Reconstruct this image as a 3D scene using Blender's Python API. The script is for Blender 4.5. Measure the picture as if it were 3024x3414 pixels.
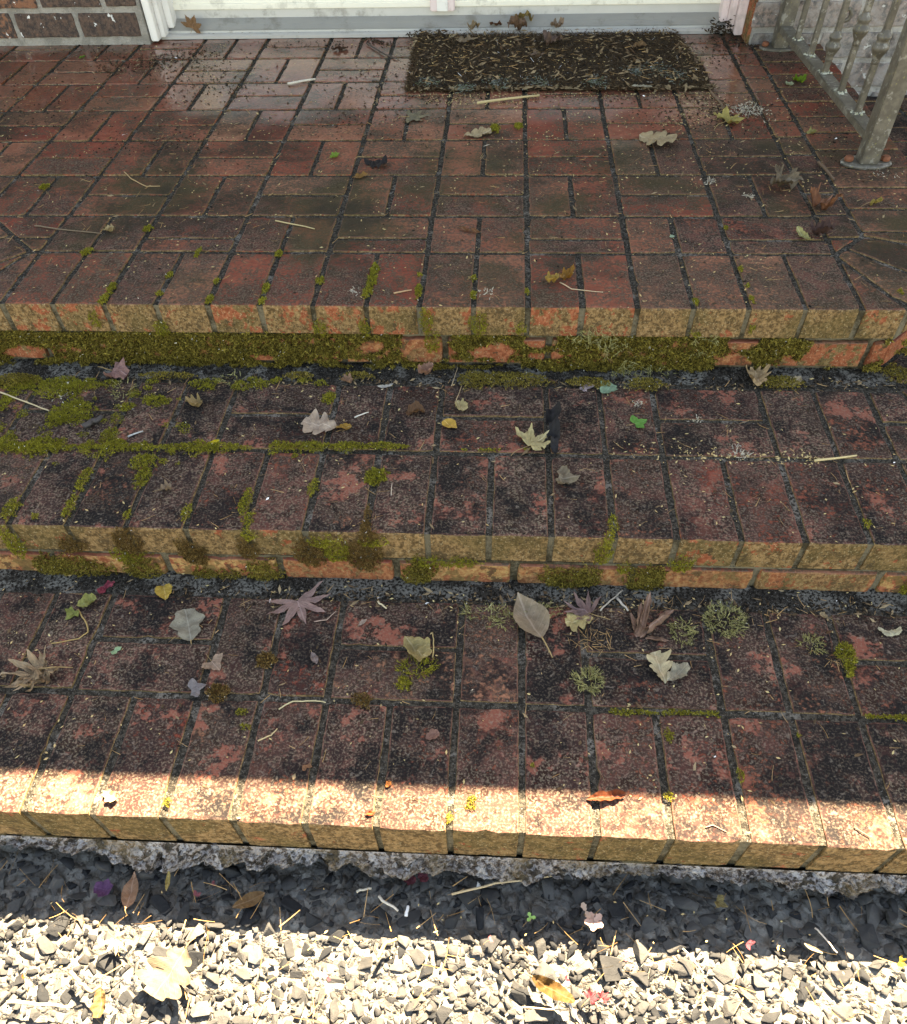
import bpy, bmesh, math, random
import numpy as np
from mathutils import Vector, Matrix, noise as mnoise
R = math.radians
for o in list(bpy.data.objects):
    bpy.data.objects.remove(o)
sc = bpy.context.scene
COL = sc.collection
rng = np.random.default_rng(7)
random.seed(7)

# ---------------------------------------------------------------- camera, world, sun, exposure
CAM_P = (0.1506, -1.3020, 0.7639)
CAM_R = (0.66283, 0.02280, 0.05286)
FPX, CYP, SW, SH = 2504.36, 2018.4, 3024.0, 3414.0
cam = bpy.data.cameras.new('camera')
cam.sensor_fit = 'HORIZONTAL'; cam.sensor_width = 36.0
cam.lens = FPX / SW * 36.0
cam.shift_y = (CYP - SH / 2) / SW
cam.clip_start = 0.02; cam.clip_end = 500
camo = bpy.data.objects.new('camera', cam); COL.objects.link(camo)
camo.location = CAM_P; camo.rotation_euler = CAM_R
sc.camera = camo

SUN_EL, SUN_AZ = R(54.5), R(20)
wd = bpy.data.worlds.new('World'); sc.world = wd; wd.use_nodes = True
wn = wd.node_tree.nodes; wl = wd.node_tree.links
bg = wn['Background']
sky = wn.new('ShaderNodeTexSky'); sky.sky_type = 'NISHITA'; sky.sun_disc = False
sky.sun_elevation = SUN_EL; sky.sun_rotation = SUN_AZ
sky.air_density = 1.0; sky.dust_density = 0.8; sky.ozone_density = 0.5
wl.new(sky.outputs[0], bg.inputs[0]); bg.inputs[1].default_value = 0.052
sun = bpy.data.lights.new('sun', 'SUN'); sun.energy = 5.0; sun.angle = R(0.30); sun.color = (1.0, 0.94, 0.85)
suno = bpy.data.objects.new('sun', sun); COL.objects.link(suno)
sdir = Vector((-math.sin(SUN_AZ) * math.cos(SUN_EL), -math.cos(SUN_AZ) * math.cos(SUN_EL), -math.sin(SUN_EL)))
suno.rotation_euler = sdir.to_track_quat('-Z', 'Y').to_euler()
suno.location = (2, 6, 8)
sc.view_settings.view_transform = 'Standard'; sc.view_settings.look = 'None'
sc.view_settings.exposure = 3.78; sc.view_settings.gamma = 1.0
sc.view_settings.use_curve_mapping = False
sc.cycles.max_bounces = 5; sc.cycles.diffuse_bounces = 3; sc.cycles.glossy_bounces = 2; sc.cycles.transmission_bounces = 2
sc.view_settings.use_white_balance = True; sc.view_settings.white_balance_temperature = 9800; sc.view_settings.white_balance_tint = 10

# ---------------------------------------------------------------- measures of the place (metres)
M4 = 0.1016                       # brick module
Z2, Z3, ZG = -0.1341, -0.2465, -0.398
Y2, Y3 = -0.4578, -0.9119
YWL, YWR, YD = 1.516, 1.46, 1.56  # wall left of the door, wall right of it, door sill front
JW = 0.0092

_R = np.array(Matrix.Rotation(CAM_R[2], 3, 'Z') @ Matrix.Rotation(CAM_R[1], 3, 'Y') @ Matrix.Rotation(CAM_R[0], 3, 'X'))
def at(u, v, z=None, y=None):
    """point of the horizontal plane z (or the vertical plane y) measured in the photograph"""
    d = _R @ np.array([(u - SW / 2) / FPX, -(v - CYP) / FPX, -1.0]); c = np.array(CAM_P)
    t = (z - c[2]) / d[2] if z is not None else (y - c[1]) / d[1]
    return c + t * d

# ---------------------------------------------------------------- helpers
def tag(o, label=None, cat=None, group=None, kind=None):
    if label: o['label'] = label
    if cat: o['category'] = cat
    if group: o['group'] = group
    if kind: o['kind'] = kind
    return o
def obj(name, me, mat=None, parent=None):
    o = bpy.data.objects.new(name, me); COL.objects.link(o)
    if mat is not None and not me.materials: me.materials.append(mat)
    if parent is not None: o.parent = parent
    return o
def empty(name, loc=(0, 0, 0)):
    o = bpy.data.objects.new(name, None); COL.objects.link(o); o.location = loc; o.empty_display_size = .05
    return o
def mesh_np(name, V, F, smooth=False, mats=None):
    """F: (n,3) or (n,4) int array, or list of polygons"""
    me = bpy.data.meshes.new(name)
    if isinstance(F, np.ndarray):
        n, k = F.shape
        V = np.asarray(V, dtype=np.float32)
        me.vertices.add(len(V)); me.vertices.foreach_set('co', V.ravel())
        me.loops.add(n * k); me.loops.foreach_set('vertex_index', F.astype(np.int32).ravel())
        me.polygons.add(n); me.polygons.foreach_set('loop_start', np.arange(0, n * k, k, dtype=np.int32))
        me.update(calc_edges=True)
    else:
        me.from_pydata([tuple(map(float, v)) for v in V], [], F); me.update()
    if smooth: me.polygons.foreach_set('use_smooth', np.ones(len(me.polygons), dtype=bool))
    return me
class MB:
    """collects boxes / tubes / lathes of ONE piece"""
    def __init__(s): s.v = []; s.f = []
    def add(s, V, F):
        b = len(s.v); s.v += [tuple(map(float, q)) for q in V]; s.f += [tuple(i + b for i in f) for f in F]; return s
    def box(s, x0, x1, y0, y1, z0, z1):
        return s.add([(x0,y0,z0),(x1,y0,z0),(x1,y1,z0),(x0,y1,z0),(x0,y0,z1),(x1,y0,z1),(x1,y1,z1),(x0,y1,z1)],
                     [(0,3,2,1),(4,5,6,7),(0,1,5,4),(1,2,6,5),(2,3,7,6),(3,0,4,7)])
    def prism_x(s, prof, x0, x1):
        n = len(prof)
        V = [(x0, p[0], p[1]) for p in prof] + [(x1, p[0], p[1]) for p in prof]
        F = [(i, (i+1) % n, n+(i+1) % n, n+i) for i in range(n)] + [tuple(range(n))[::-1], tuple(range(n, 2*n))]
        return s.add(V, F)
    def tube(s, pts, r, k=6, taper=None):
        pts = [Vector(q) for q in pts]; n = len(pts); V = []
        for i, q in enumerate(pts):
            d = (pts[min(i+1, n-1)] - pts[max(i-1, 0)]).normalized()
            a = d.cross(Vector((0.13, 0.21, 1))).normalized(); b = d.cross(a)
            rr = (r if taper is None else r + (taper - r) * i / max(1, n-1))
            for j in range(k):
                t = 2*math.pi*j/k; V.append(q + a*rr*math.cos(t) + b*rr*math.sin(t))
        F = [(i*k+j, i*k+(j+1) % k, (i+1)*k+(j+1) % k, (i+1)*k+j) for i in range(n-1) for j in range(k)]
        F += [tuple(range(k))[::-1], tuple(range((n-1)*k, n*k))]
        return s.add(V, F)
    def lathe(s, prof, cx, cy, k=12, rot=0):
        n = len(prof); V = []
        for r, z in prof:
            for j in range(k):
                t = 2*math.pi*j/k + rot; V.append((cx + r*math.cos(t), cy + r*math.sin(t), z))
        F = [(i*k+j, i*k+(j+1) % k, (i+1)*k+(j+1) % k, (i+1)*k+j) for i in range(n-1) for j in range(k)]
        F += [tuple(range(k))[::-1], tuple(range((n-1)*k, n*k))]
        return s.add(V, F)
    def build(s, name, mat, parent=None, bevel=0, smooth=False):
        me = bpy.data.meshes.new(name); me.from_pydata(s.v, [], s.f)
        if bevel:
            bm = bmesh.new(); bm.from_mesh(me)
            bmesh.ops.bevel(bm, geom=bm.edges[:], offset=bevel, segments=2, affect='EDGES', clamp_overlap=True)
            bm.to_mesh(me); bm.free()
        if smooth: me.polygons.foreach_set('use_smooth', np.ones(len(me.polygons), dtype=bool))
        me.update()
        return obj(name, me, mat, parent)

# ---------------------------------------------------------------- material toolkit
class NT:
    def __init__(s, name):
        s.m = bpy.data.materials.new(name); s.m.use_nodes = True
        s.t = s.m.node_tree; s.b = s.t.nodes['Principled BSDF']; s.out = s.t.nodes['Material Output']
        g = s.t.nodes.new('ShaderNodeNewGeometry'); s.pos = g.outputs['Position']; s.nor = g.outputs['True Normal']
        oi = s.t.nodes.new('ShaderNodeObjectInfo'); s.rnd = oi.outputs['Random']; s.ocol = oi.outputs['Color']
        s.island = g.outputs['Random Per Island']
    def put(s, sock, v):
        if isinstance(v, bpy.types.NodeSocket): s.t.links.new(v, sock)
        elif isinstance(v, (tuple, list)):
            sock.default_value = tuple(v) + ((1,) if len(v) == 3 and len(sock.default_value) == 4 else ())
        else: sock.default_value = v
    def m_(s, op, a, b=0.0, c=None, clamp=False):
        n = s.t.nodes.new('ShaderNodeMath'); n.operation = op; n.use_clamp = clamp
        s.put(n.inputs[0], a); s.put(n.inputs[1], b)
        if c is not None: s.put(n.inputs[2], c)
        return n.outputs[0]
    def add(s, a, b): return s.m_('ADD', a, b)
    def sub(s, a, b): return s.m_('SUBTRACT', a, b)
    def mul(s, a, b): return s.m_('MULTIPLY', a, b)
    def mad(s, a, b, c): return s.m_('MULTIPLY_ADD', a, b, c)
    def step(s, x, lo, hi, o0=0.0, o1=1.0):
        n = s.t.nodes.new('ShaderNodeMapRange'); n.interpolation_type = 'SMOOTHSTEP'
        s.put(n.inputs[0], x); s.put(n.inputs[1], lo); s.put(n.inputs[2], hi); s.put(n.inputs[3], o0); s.put(n.inputs[4], o1)
        return n.outputs[0]
    def noise(s, scale, detail=4, rough=.6, vec=None, off=None, dist=0.0):
        n = s.t.nodes.new('ShaderNodeTexNoise'); v = s.pos if vec is None else vec
        if off is not None:
            a = s.t.nodes.new('ShaderNodeVectorMath'); a.operation = 'ADD'; s.put(a.inputs[0], v); s.put(a.inputs[1], off); v = a.outputs[0]
        s.put(n.inputs['Vector'], v); n.inputs['Scale'].default_value = scale; n.inputs['Detail'].default_value = detail
        n.inputs['Roughness'].default_value = rough; n.inputs['Distortion'].default_value = dist
        return n.outputs[0]
    def voro(s, scale, feat='F1', vec=None, out='Distance'):
        n = s.t.nodes.new('ShaderNodeTexVoronoi'); n.feature = feat; s.put(n.inputs['Vector'], s.pos if vec is None else vec)
        n.inputs['Scale'].default_value = scale
        return n.outputs[out]
    def mix(s, f, a, b, mode='MIX'):
        n = s.t.nodes.new('ShaderNodeMix'); n.data_type = 'RGBA'; n.blend_type = mode
        s.put(n.inputs[0], f); s.put(n.inputs[6], a); s.put(n.inputs[7], b)
        return n.outputs[2]
    def sep(s, v):
        n = s.t.nodes.new('ShaderNodeSeparateXYZ'); s.put(n.inputs[0], v); return n.outputs
    def sepc(s, v):
        n = s.t.nodes.new('ShaderNodeSeparateColor'); s.put(n.inputs[0], v); return n.outputs
    def bump(s, h, strength=.5, dist=.002, normal=None):
        n = s.t.nodes.new('ShaderNodeBump'); n.inputs['Strength'].default_value = strength; n.inputs['Distance'].default_value = dist
        s.put(n.inputs['Height'], h)
        if normal is not None: s.put(n.inputs['Normal'], normal)
        return n.outputs[0]
    def hsv(s, c, h=.5, sat=1.0, v=1.0):
        n = s.t.nodes.new('ShaderNodeHueSaturation'); s.put(n.inputs['Hue'], h); s.put(n.inputs['Saturation'], sat); s.put(n.inputs['Value'], v); s.put(n.inputs['Color'], c)
        return n.outputs[0]
    def set(s, **k):
        for a, v in k.items(): s.put(s.b.inputs[a.replace('_', ' ')], v)
        return s.m

def mat_brick():
    t = NT('weathered_brick')
    oc = t.sepc(t.ocol); grime, wet0, sandy = oc[0], oc[1], oc[2]
    P = t.sep(t.pos)
    n1 = t.noise(7, 2, .55); n2 = t.noise(36, 4, .68); n2b = t.noise(30, 3, .65, off=(2, 9, 5)); n3 = t.noise(135, 2, .6); n4 = t.noise(260, 2, .62, off=(3, 1, 2)); n5 = t.noise(3.2, 2, .6, off=(5, 5, 1))
    warm = t.mix(t.step(n2, .35, .7), (.21, .064, .037), (.36, .125, .072))
    warm = t.mix(t.mul(t.step(n4, .56, .64), .45), warm, (.17, .055, .04))
    warm = t.hsv(warm, h=t.mad(t.rnd, .024, .490), sat=t.mad(t.rnd, -.16, 1.04), v=t.mad(t.rnd, .26, .84))
    # dark crust of lichen and soot, clumped
    d = t.add(t.add(t.mul(n1, .50), t.mul(n2, .46)), t.add(t.mul(n3, .48), t.mul(n4, .22)))
    d = t.add(t.sub(d, .83), t.mul(t.sub(grime, .5), .46))
    d = t.add(d, t.mul(t.sub(t.m_('FRACT', t.mul(t.rnd, 7.13)), .5), .05))
    dm = t.step(d, -.09, .08)
    k1 = t.add(t.add(t.mul(n2b, .50), t.mul(n3, .34)), t.add(t.mul(t.sub(n1, .5), .25), t.mul(n4, .18)))
    crust = t.mix(t.step(k1, .43, .53), (.0085, .0080, .0080), (.050, .037, .031))
    crust = t.mix(t.mul(t.step(k1, .50, .59), .9), crust, (.150, .055, .043))
    crust = t.mix(t.step(grime, .75, .5), crust, t.mix(t.step(n3, .42, .58), (.020, .018, .013), (.062, .044, .030)))
    c = t.mix(t.mul(dm, .93), warm, crust)
    # soft black stains, then pale lichen flecks over everything
    blk = t.mul(t.step(t.add(n2b, t.mul(t.sub(n3, .5), .35)), .485, .60), t.step(grime, .58, .92, 0.0, .85))
    c = t.mix(blk, c, (.0105, .0102, .0108))
    broad = t.step(t.add(t.noise(10, 4, .72, off=(8, 3, 6)), t.mul(t.sub(n3, .5), .28)), .49, .59)
    worn = t.step(t.add(t.noise(13, 4, .70, off=(2, 6, 1)), t.mul(t.sub(n3, .5), .25)), .57, .63)
    st = t.step(grime, .62, .80)
    c = t.mix(t.mul(t.mul(worn, st), .75), c, (.27, .088, .060))
    c = t.mix(t.mul(t.mul(broad, st), .88), c, (.0085, .0082, .0090))
    fl = t.mul(t.step(n4, .525, .585), t.mad(dm, .62, .14))
    fl = t.mul(fl, t.mul(t.mad(grime, .95, .06), t.step(n1, .30, .62, .45, 1.0)))
    fl = t.mul(fl, t.mul(t.mad(blk, -.4, 1.0), t.mad(t.mul(broad, st), -.55, 1.0)))
    c = t.mix(t.mul(fl, .80), c, t.mix(n2, (.115, .090, .076), (.33, .268, .178)))
    big = t.mul(t.mul(t.step(n3, .60, .66), t.step(n2, .46, .56)), t.mul(grime, .6))
    c = t.mix(big, c, (.19, .155, .125))
    # greenish film
    film = t.mul(t.step(t.add(n5, t.mul(n2, .25)), .62, .78), t.step(P[1], -.1, .25))
    film = t.mul(film, t.step(P[1], 1.0, .7))
    c = t.mix(t.mul(film, .7), c, (.050, .042, .020))
    smear = t.mul(t.mul(t.step(t.noise(2.6, 4, .72, off=(1, 4, 2)), .50, .62), t.step(P[1], .0, .2)), t.step(P[1], 1.25, .8))
    c = t.mix(t.mul(smear, t.mad(n3, .8, .25)), c, (.026, .022, .016))
    # upright faces: tan-olive algae over orange brick
    up = t.step(t.m_('ABSOLUTE', t.sep(t.nor)[2]), .75, .25)
    f1 = t.noise(26, 4, .64, off=(9, 2, 4)); f2 = t.noise(130, 3, .65, off=(1, 8, 3))
    orange = t.mix(t.step(f2, .36, .66), (.22, .062, .030), (.38, .135, .070))
    alg = t.mix(t.step(f2, .36, .66), (.092, .056, .026), (.31, .19, .090))
    alg = t.mix(t.mul(t.step(n1, .5, .62), .45), alg, (.085, .068, .025))
    am = t.step(t.add(t.add(t.add(f1, t.mul(f2, .30)), t.mul(t.rnd, .10)), t.mul(t.sub(grime, .6), .35)), .585, .63)
    vc = t.mix(am, orange, alg)
    vc = t.mix(t.mul(t.step(n4, .60, .66), .5), vc, (.42, .33, .2))
    vc = t.mix(t.mul(t.step(t.add(t.mul(n2, .6), t.mul(f2, .5)), .60, .66), .75), vc, (.035, .027, .016))
    # sandy, efflorescent riser bricks
    sd = t.mix(t.step(f2, .3, .7), (.30, .125, .055), (.46, .29, .12))
    sd = t.mix(t.step(f1, .50, .54), sd, orange)
    sd = t.mix(t.mul(t.step(n2, .54, .58), .85), sd, (.075, .045, .026))
    sd = t.mix(t.mul(t.step(n2b, .53, .57), .8), sd, (.15, .10, .04))
    vc = t.mix(sandy, vc, sd)
    c = t.mix(up, c, vc)
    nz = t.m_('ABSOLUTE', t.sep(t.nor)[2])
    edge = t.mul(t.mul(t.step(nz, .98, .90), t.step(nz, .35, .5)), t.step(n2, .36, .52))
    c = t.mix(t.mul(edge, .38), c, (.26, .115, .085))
    # wet film on the landing towards the door
    w = t.mul(wet0, t.step(t.add(P[1], t.mul(t.sub(n5, .5), 1.0)), 0.74, 1.05))
    w = t.mul(w, t.step(t.m_('ABSOLUTE', t.sub(P[0], .12)), .02, .35, .55, 1.0))
    w = t.mul(w, t.sub(1.0, t.mul(dm, .3)))
    c = t.mix(t.mul(w, .40), c, t.hsv(c, sat=1.12, v=.62))
    h = t.add(t.add(t.mul(n3, .6), t.mul(n2, .7)), t.mul(n4, .35))
    bp = t.bump(h, .6, .0035)
    cp = t.bump(n2, .10, .002)
    r = t.mad(n2, .16, .74)
    t.put(t.b.inputs['Normal'], bp); t.put(t.b.inputs['Coat Normal'], cp)
    t.set(Base_Color=c, Roughness=t.sub(r, t.mul(w, .25)), Coat_Weight=t.mul(w, .95), Coat_Roughness=t.mad(n2, .22, .02))
    t.b.inputs['Coat IOR'].default_value = 1.36
    t.b.inputs['Specular IOR Level'].default_value = .10
    return t.m
def t_strength(x): return x

def mat_mortar(name, dark, mid, pale, up_a, up_b, paleamt=.60):
    t = NT(name)
    n1 = t.noise(16, 4, .65); n2 = t.noise(190, 3, .65); n3 = t.noise(420, 2, .5)
    c = t.mix(t.step(n2, .42, .62), dark, mid)
    c = t.mix(t.mul(t.mul(t.step(n1, paleamt - .02, paleamt + .08), t.step(n2, .40, .56)), .85), c, pale)
    c = t.mix(t.mul(t.step(n3, .63, .70), .6), c, (.30, .29, .27))
    up = t.step(t.m_('ABSOLUTE', t.sep(t.nor)[2]), .75, .25)
    c = t.mix(up, c, t.mix(t.step(t.add(n1, t.mul(n2, .3)), .55, .75), up_a, up_b))
    t.put(t.b.inputs['Normal'], t.bump(t.add(n2, t.mul(n3, .5)), .9, .004))
    return t.set(Base_Color=c, Roughness=.95, Specular_IOR_Level=.08)

def mat_plain(name, col, rough=.6, var=.12, scale=40, metallic=0.0, bump=.2, dirt=None, dirtamt=.5, spec=.4):
    t = NT(name)
    n = t.noise(scale, 5, .6); c = t.hsv(col, v=t.mad(n, var * 2, 1 - var))
    if dirt is not None:
        k = t.noise(scale * .6, 6, .7, off=(4, 4, 4)); c = t.mix(t.mul(t.step(k, .52, .66), dirtamt), c, dirt)
    t.put(t.b.inputs['Normal'], t.bump(t.noise(scale * 6, 3, .6), bump, .001))
    return t.set(Base_Color=c, Roughness=rough, Metallic=metallic, Specular_IOR_Level=spec)

def mat_leaf():
    t = NT('dry_leaf')
    tc = t.t.nodes.new('ShaderNodeTexCoord').outputs['Object']; p = t.sep(tc)
    ax = t.m_('ABSOLUTE', p[0])
    mid = t.step(ax, .022, .008)
    side = t.m_('ABSOLUTE', t.sub(t.m_('FRACT', t.mul(t.sub(p[1], t.mul(ax, .85)), 7.5)), .5))
    side = t.step(side, .07, .02)
    n = t.noise(5, 5, .65, vec=tc, off=t.pos); n2 = t.noise(22, 3, .6, vec=tc)
    c = t.hsv(t.ocol, v=t.mad(n, 1.1, .22), sat=t.mad(n2, -.3, 1.22))
    c = t.mix(t.mul(t.step(n2, .60, .68), .55), c, t.hsv(t.ocol, v=.35, sat=1.1))
    c = t.mix(t.mul(t.m_('MAXIMUM', mid, t.mul(side, .5)), .6), c, t.hsv(t.ocol, v=1.25, sat=.85))
    t.put(t.b.inputs['Normal'], t.bump(t.add(n, t.mul(t.m_('MAXIMUM', mid, side), .4)), .5, .002))
    t.set(Base_Color=c, Roughness=.65, Specular_IOR_Level=.15)
    tr = t.t.nodes.new('ShaderNodeBsdfTranslucent'); t.put(tr.inputs[0], c)
    mx = t.t.nodes.new('ShaderNodeMixShader'); mx.inputs[0].default_value = .15
    t.t.links.new(t.b.outputs[0], mx.inputs[1]); t.t.links.new(tr.outputs[0], mx.inputs[2]); t.t.links.new(mx.outputs[0], t.out.inputs[0])
    return t.m

def mat_island(name, cols, rough=.8, sat=1.0, spec=.10, trans=0.0, nscale=60):
    """colour picked per loose piece along a ramp of cols"""
    t = NT(name)
    r = t.t.nodes.new('ShaderNodeValToRGB'); e = r.color_ramp.elements
    for i, cc in enumerate(cols):
        pz = i / (len(cols) - 1)
        x = e[0] if i == 0 else (e[1] if i == len(cols) - 1 else e.new(pz))
        x.position = pz; x.color = tuple(cc) + (1,)
    t.put(r.inputs[0], t.island)
    c = t.hsv(r.outputs[0], v=t.mad(t.noise(nscale, 3, .6), .8, .6), sat=sat)
    t.set(Base_Color=c, Roughness=rough, Specular_IOR_Level=spec)
    if trans:
        tr = t.t.nodes.new('ShaderNodeBsdfTranslucent'); t.put(tr.inputs[0], c)
        mx = t.t.nodes.new('ShaderNodeMixShader'); mx.inputs[0].default_value = trans
        t.t.links.new(t.b.outputs[0], mx.inputs[1]); t.t.links.new(tr.outputs[0], mx.inputs[2]); t.t.links.new(mx.outputs[0], t.out.inputs[0])
    return t.m

def mat_stone():
    t = NT('crushed_stone')
    # colour picked per stone (island for the joined ones, object random for the single ones)
    k = t.m_('FRACT', t.add(t.island, t.rnd))
    r = t.t.nodes.new('ShaderNodeValToRGB'); e = r.color_ramp.elements
    cols = [(.014, .0155, .018), (.046, .049, .054), (.026, .028, .033), (.060, .055, .047), (.036, .039, .044), (.074, .066, .054), (.019, .021, .025), (.085, .083, .080)]
    for i, cc in enumerate(cols):
        pz = i / (len(cols) - 1)
        x = e[0] if i == 0 else (e[1] if i == len(cols) - 1 else e.new(pz))
        x.position = pz; x.color = cc + (1,)
    t.put(r.inputs[0], k)
    n = t.noise(90, 5, .65); n2 = t.noise(500, 2, .6)
    c = t.hsv(r.outputs[0], v=t.mad(n, .9, .55))
    c = t.mix(t.mul(t.step(n, .58, .68), .35), c, (.075, .062, .044))
    t.put(t.b.inputs['Normal'], t.bump(t.add(n, t.mul(n2, .4)), .55, .003))
    return t.set(Base_Color=c, Roughness=.85, Specular_IOR_Level=.15)

MB_ = mat_brick()
M_MORT = mat_mortar('joint_mortar', (.021, .019, .016), (.072, .063, .050), (.17, .155, .135), (.055, .045, .028), (.17, .145, .10), .56)
M_LEDGE = mat_mortar('ledge_mortar', (.014, .012, .010), (.048, .042, .035), (.17, .16, .14), (.09, .08, .06), (.2, .18, .14), .48)
M_LEAF = mat_leaf()
M_STONE = mat_stone()
M_STEM = mat_plain('dry_stem', (.30, .20, .09), .7, .3, 200)
M_MOSS = mat_island('cushion_moss', [(.016, .008, .003), (.085, .042, .010), (.12, .088, .013), (.035, .020, .005), (.15, .125, .017), (.060, .036, .009), (.36, .28, .06)], .9, nscale=25)
M_MOSSG = mat_island('green_moss', [(.075, .06, .009), (.15, .145, .016), (.23, .23, .022), (.15, .125, .018), (.34, .31, .04)], .9, nscale=30)
M_MOSSB = mat_island('brown_moss', [(.05, .024, .008), (.12, .066, .018), (.17, .10, .03), (.085, .07, .016), (.24, .15, .05)], .9, nscale=30)
M_MOSSF = mat_island('feather_moss', [(.12, .115, .03), (.24, .22, .06), (.34, .31, .11), (.20, .20, .04), (.40, .36, .17)], .85, nscale=30)
# ================================================================ polygons and bricks
def clip(poly, a, b):
    """keep the part of a convex polygon left of the line a->b"""
    out = []; n = len(poly)
    s = lambda p: (b[0]-a[0])*(p[1]-a[1]) - (b[1]-a[1])*(p[0]-a[0])
    for i in range(n):
        p, q = poly[i], poly[(i+1) % n]; sp, sq = s(p), s(q)
        if sp >= 0: out.append(p)
        if (sp > 0 > sq) or (sp < 0 < sq):
            t = sp/(sp-sq); out.append((p[0]+(q[0]-p[0])*t, p[1]+(q[1]-p[1])*t))
    return out
def clip_in(poly, conv):
    for i in range(len(conv)):
        if len(poly) < 3: return []
        poly = clip(poly, conv[i], conv[(i+1) % len(conv)])
    return poly
def area(p): return .5*sum(p[i][0]*p[(i+1) % len(p)][1]-p[(i+1) % len(p)][0]*p[i][1] for i in range(len(p)))
def inset(poly, d):
    for i in range(len(poly)):
        a, b = poly[i], poly[(i+1) % len(poly)]
    n = len(poly); L = []
    for i in range(n):
        a, b = poly[i], poly[(i+1) % n]; dx, dy = b[0]-a[0], b[1]-a[1]; l = math.hypot(dx, dy)
        if l < 1e-6: continue
        L.append(((a[0]-dy/l*d, a[1]+dx/l*d), (b[0]-dy/l*d, b[1]+dx/l*d)))
    big = [(-9, -9), (9, -9), (9, 9), (-9, 9)]
    c = (sum(p[0] for p in poly)/n, sum(p[1] for p in poly)/n)
    out = [(c[0]-3, c[1]-3), (c[0]+3, c[1]-3), (c[0]+3, c[1]+3), (c[0]-3, c[1]+3)]
    for a, b in L:
        out = clip(out, a, b)
        if len(out) < 3: return []
    res = []
    for p in out:
        if not res or math.hypot(p[0]-res[-1][0], p[1]-res[-1][1]) > 1e-4: res.append(p)
    return res
def brick_mesh(poly, thick, arris=.0026, gap=.0155, rough=.0019):
    """a brick with a worn, uneven arris; top at z=0"""
    pts = []; n = len(poly)
    for i in range(n):
        a, b = poly[i], poly[(i+1) % n]; l = math.hypot(b[0]-a[0], b[1]-a[1]); k = max(1, int(round(l/gap)))
        for j in range(k):
            t = j/k; pts.append((a[0]+(b[0]-a[0])*t, a[1]+(b[1]-a[1])*t, j == 0))
    c = (sum(p[0] for p in pts)/len(pts), sum(p[1] for p in pts)/len(pts)); N = len(pts)
    ring = [[], [], [], []]
    for (x, y, cor) in pts:
        dx, dy = c[0]-x, c[1]-y; l = math.hypot(dx, dy) or 1
        e = random.random(); ch = rough*e + (.0028*random.random() if cor else 0) + (.004*random.random() if random.random() < .05 else 0)
        sx, sy = dx/l, dy/l
        z = -.0010*random.random()
        ring[0].append((x+sx*(arris*1.25+ch*1.6), y+sy*(arris*1.25+ch*1.6), z))
        ring[1].append((x+sx*(arris*.35+ch), y+sy*(arris*.35+ch), z-arris*.38))
        ring[2].append((x+sx*ch*.7, y+sy*ch*.7, z-arris*1.25-ch))
        ring[3].append((x+sx*ch*.4, y+sy*ch*.4, -thick))
    V = ring[0]+ring[1]+ring[2]+ring[3]+[(c[0], c[1], 0)]
    F = [(4*N, i, (i+1) % N) for i in range(N)]
    for r in range(3):
        F += [(r*N+i, (r+1)*N+i, (r+1)*N+(i+1) % N, r*N+(i+1) % N) for i in range(N)]
    F.append(tuple(range(4*N-1, 3*N-1, -1)))
    return V, F
def make_brick(poly, org, ex, ey, ez, thick, parent, colr, joint=JW, arris=.0026, name='brick', jig=.0006, mat=None):
    if len(poly) < 3 or abs(area(poly)) < 6e-4: return None
    if area(poly) < 0: poly = poly[::-1]
    p = inset(poly, joint/2 + random.uniform(-.0008, .0012))
    if len(p) < 3 or abs(area(p)) < 3e-4: return None
    V, F = brick_mesh(p, thick, arris)
    org, ex, ey, ez = map(np.array, (org, ex, ey, ez)); V = np.array(V)
    c2 = V[-1].copy()
    L = V - c2
    tx, ty, dz = random.gauss(0, .0025), random.gauss(0, .0025), abs(random.gauss(0, jig))
    L[:, 2] += dz + tx*L[:, 0] + ty*L[:, 1]
    W = L[:, :1]*ex + L[:, 1:2]*ey + L[:, 2:]*ez
    cw = org + c2[0]*ex + c2[1]*ey + c2[2]*ez
    me = mesh_np(name, W, F)
    me.polygons.foreach_set('use_smooth', np.zeros(len(me.polygons), dtype=bool))
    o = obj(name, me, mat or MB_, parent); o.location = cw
    o.color = tuple(colr) + (1,)
    return o
X_, Y_, Z_ = (1, 0, 0), (0, 1, 0), (0, 0, 1)
def flat_brick(poly, z, thick, parent, colr, **k): return make_brick(poly, (0, 0, z), X_, Y_, Z_, thick, parent, colr, **k)

# ================================================================ the flight of brick steps
steps = tag(empty('brick_steps', (0, 0, 0)), 'weathered red brick flight of two steps and basket-weave landing before the door', 'steps')
def corners(y):
    e = -y
    return (-.918 - .4142*e, .895 + .4142*e, 1.09 + e)
def outline(y, back=1.9, ins=0.0):
    cl, cr, rx = corners(y); i = ins
    cl += .4142*i; cr -= .4142*i; rx -= i; y = y+i
    return [(cl, y), (cr, y), (rx, y+rx-cr), (rx, back), (-2.3, back), (-2.3, y+cl+2.3)]
def extrude(poly, z0, z1, mb):
    n = len(poly)
    return mb.add([(p[0], p[1], z0) for p in poly]+[(p[0], p[1], z1) for p in poly],
                  [tuple(range(n))[::-1], tuple(range(n, 2*n))]+[(i, (i+1) % n, n+(i+1) % n, n+i) for i in range(n)])
def noisy(o, amp, sc=40):
    for v in o.data.vertices:
        v.co += Vector(mnoise.noise_vector(v.co*sc))*amp
def core(name, y, ztop, znose, zbot, nin, rin):
    mb = MB(); extrude(outline(y, ins=nin), znose, ztop-.0034, mb); extrude(outline(y, ins=rin), zbot, znose+.001, mb)
    return mb.build(name, M_MORT, steps)
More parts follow.
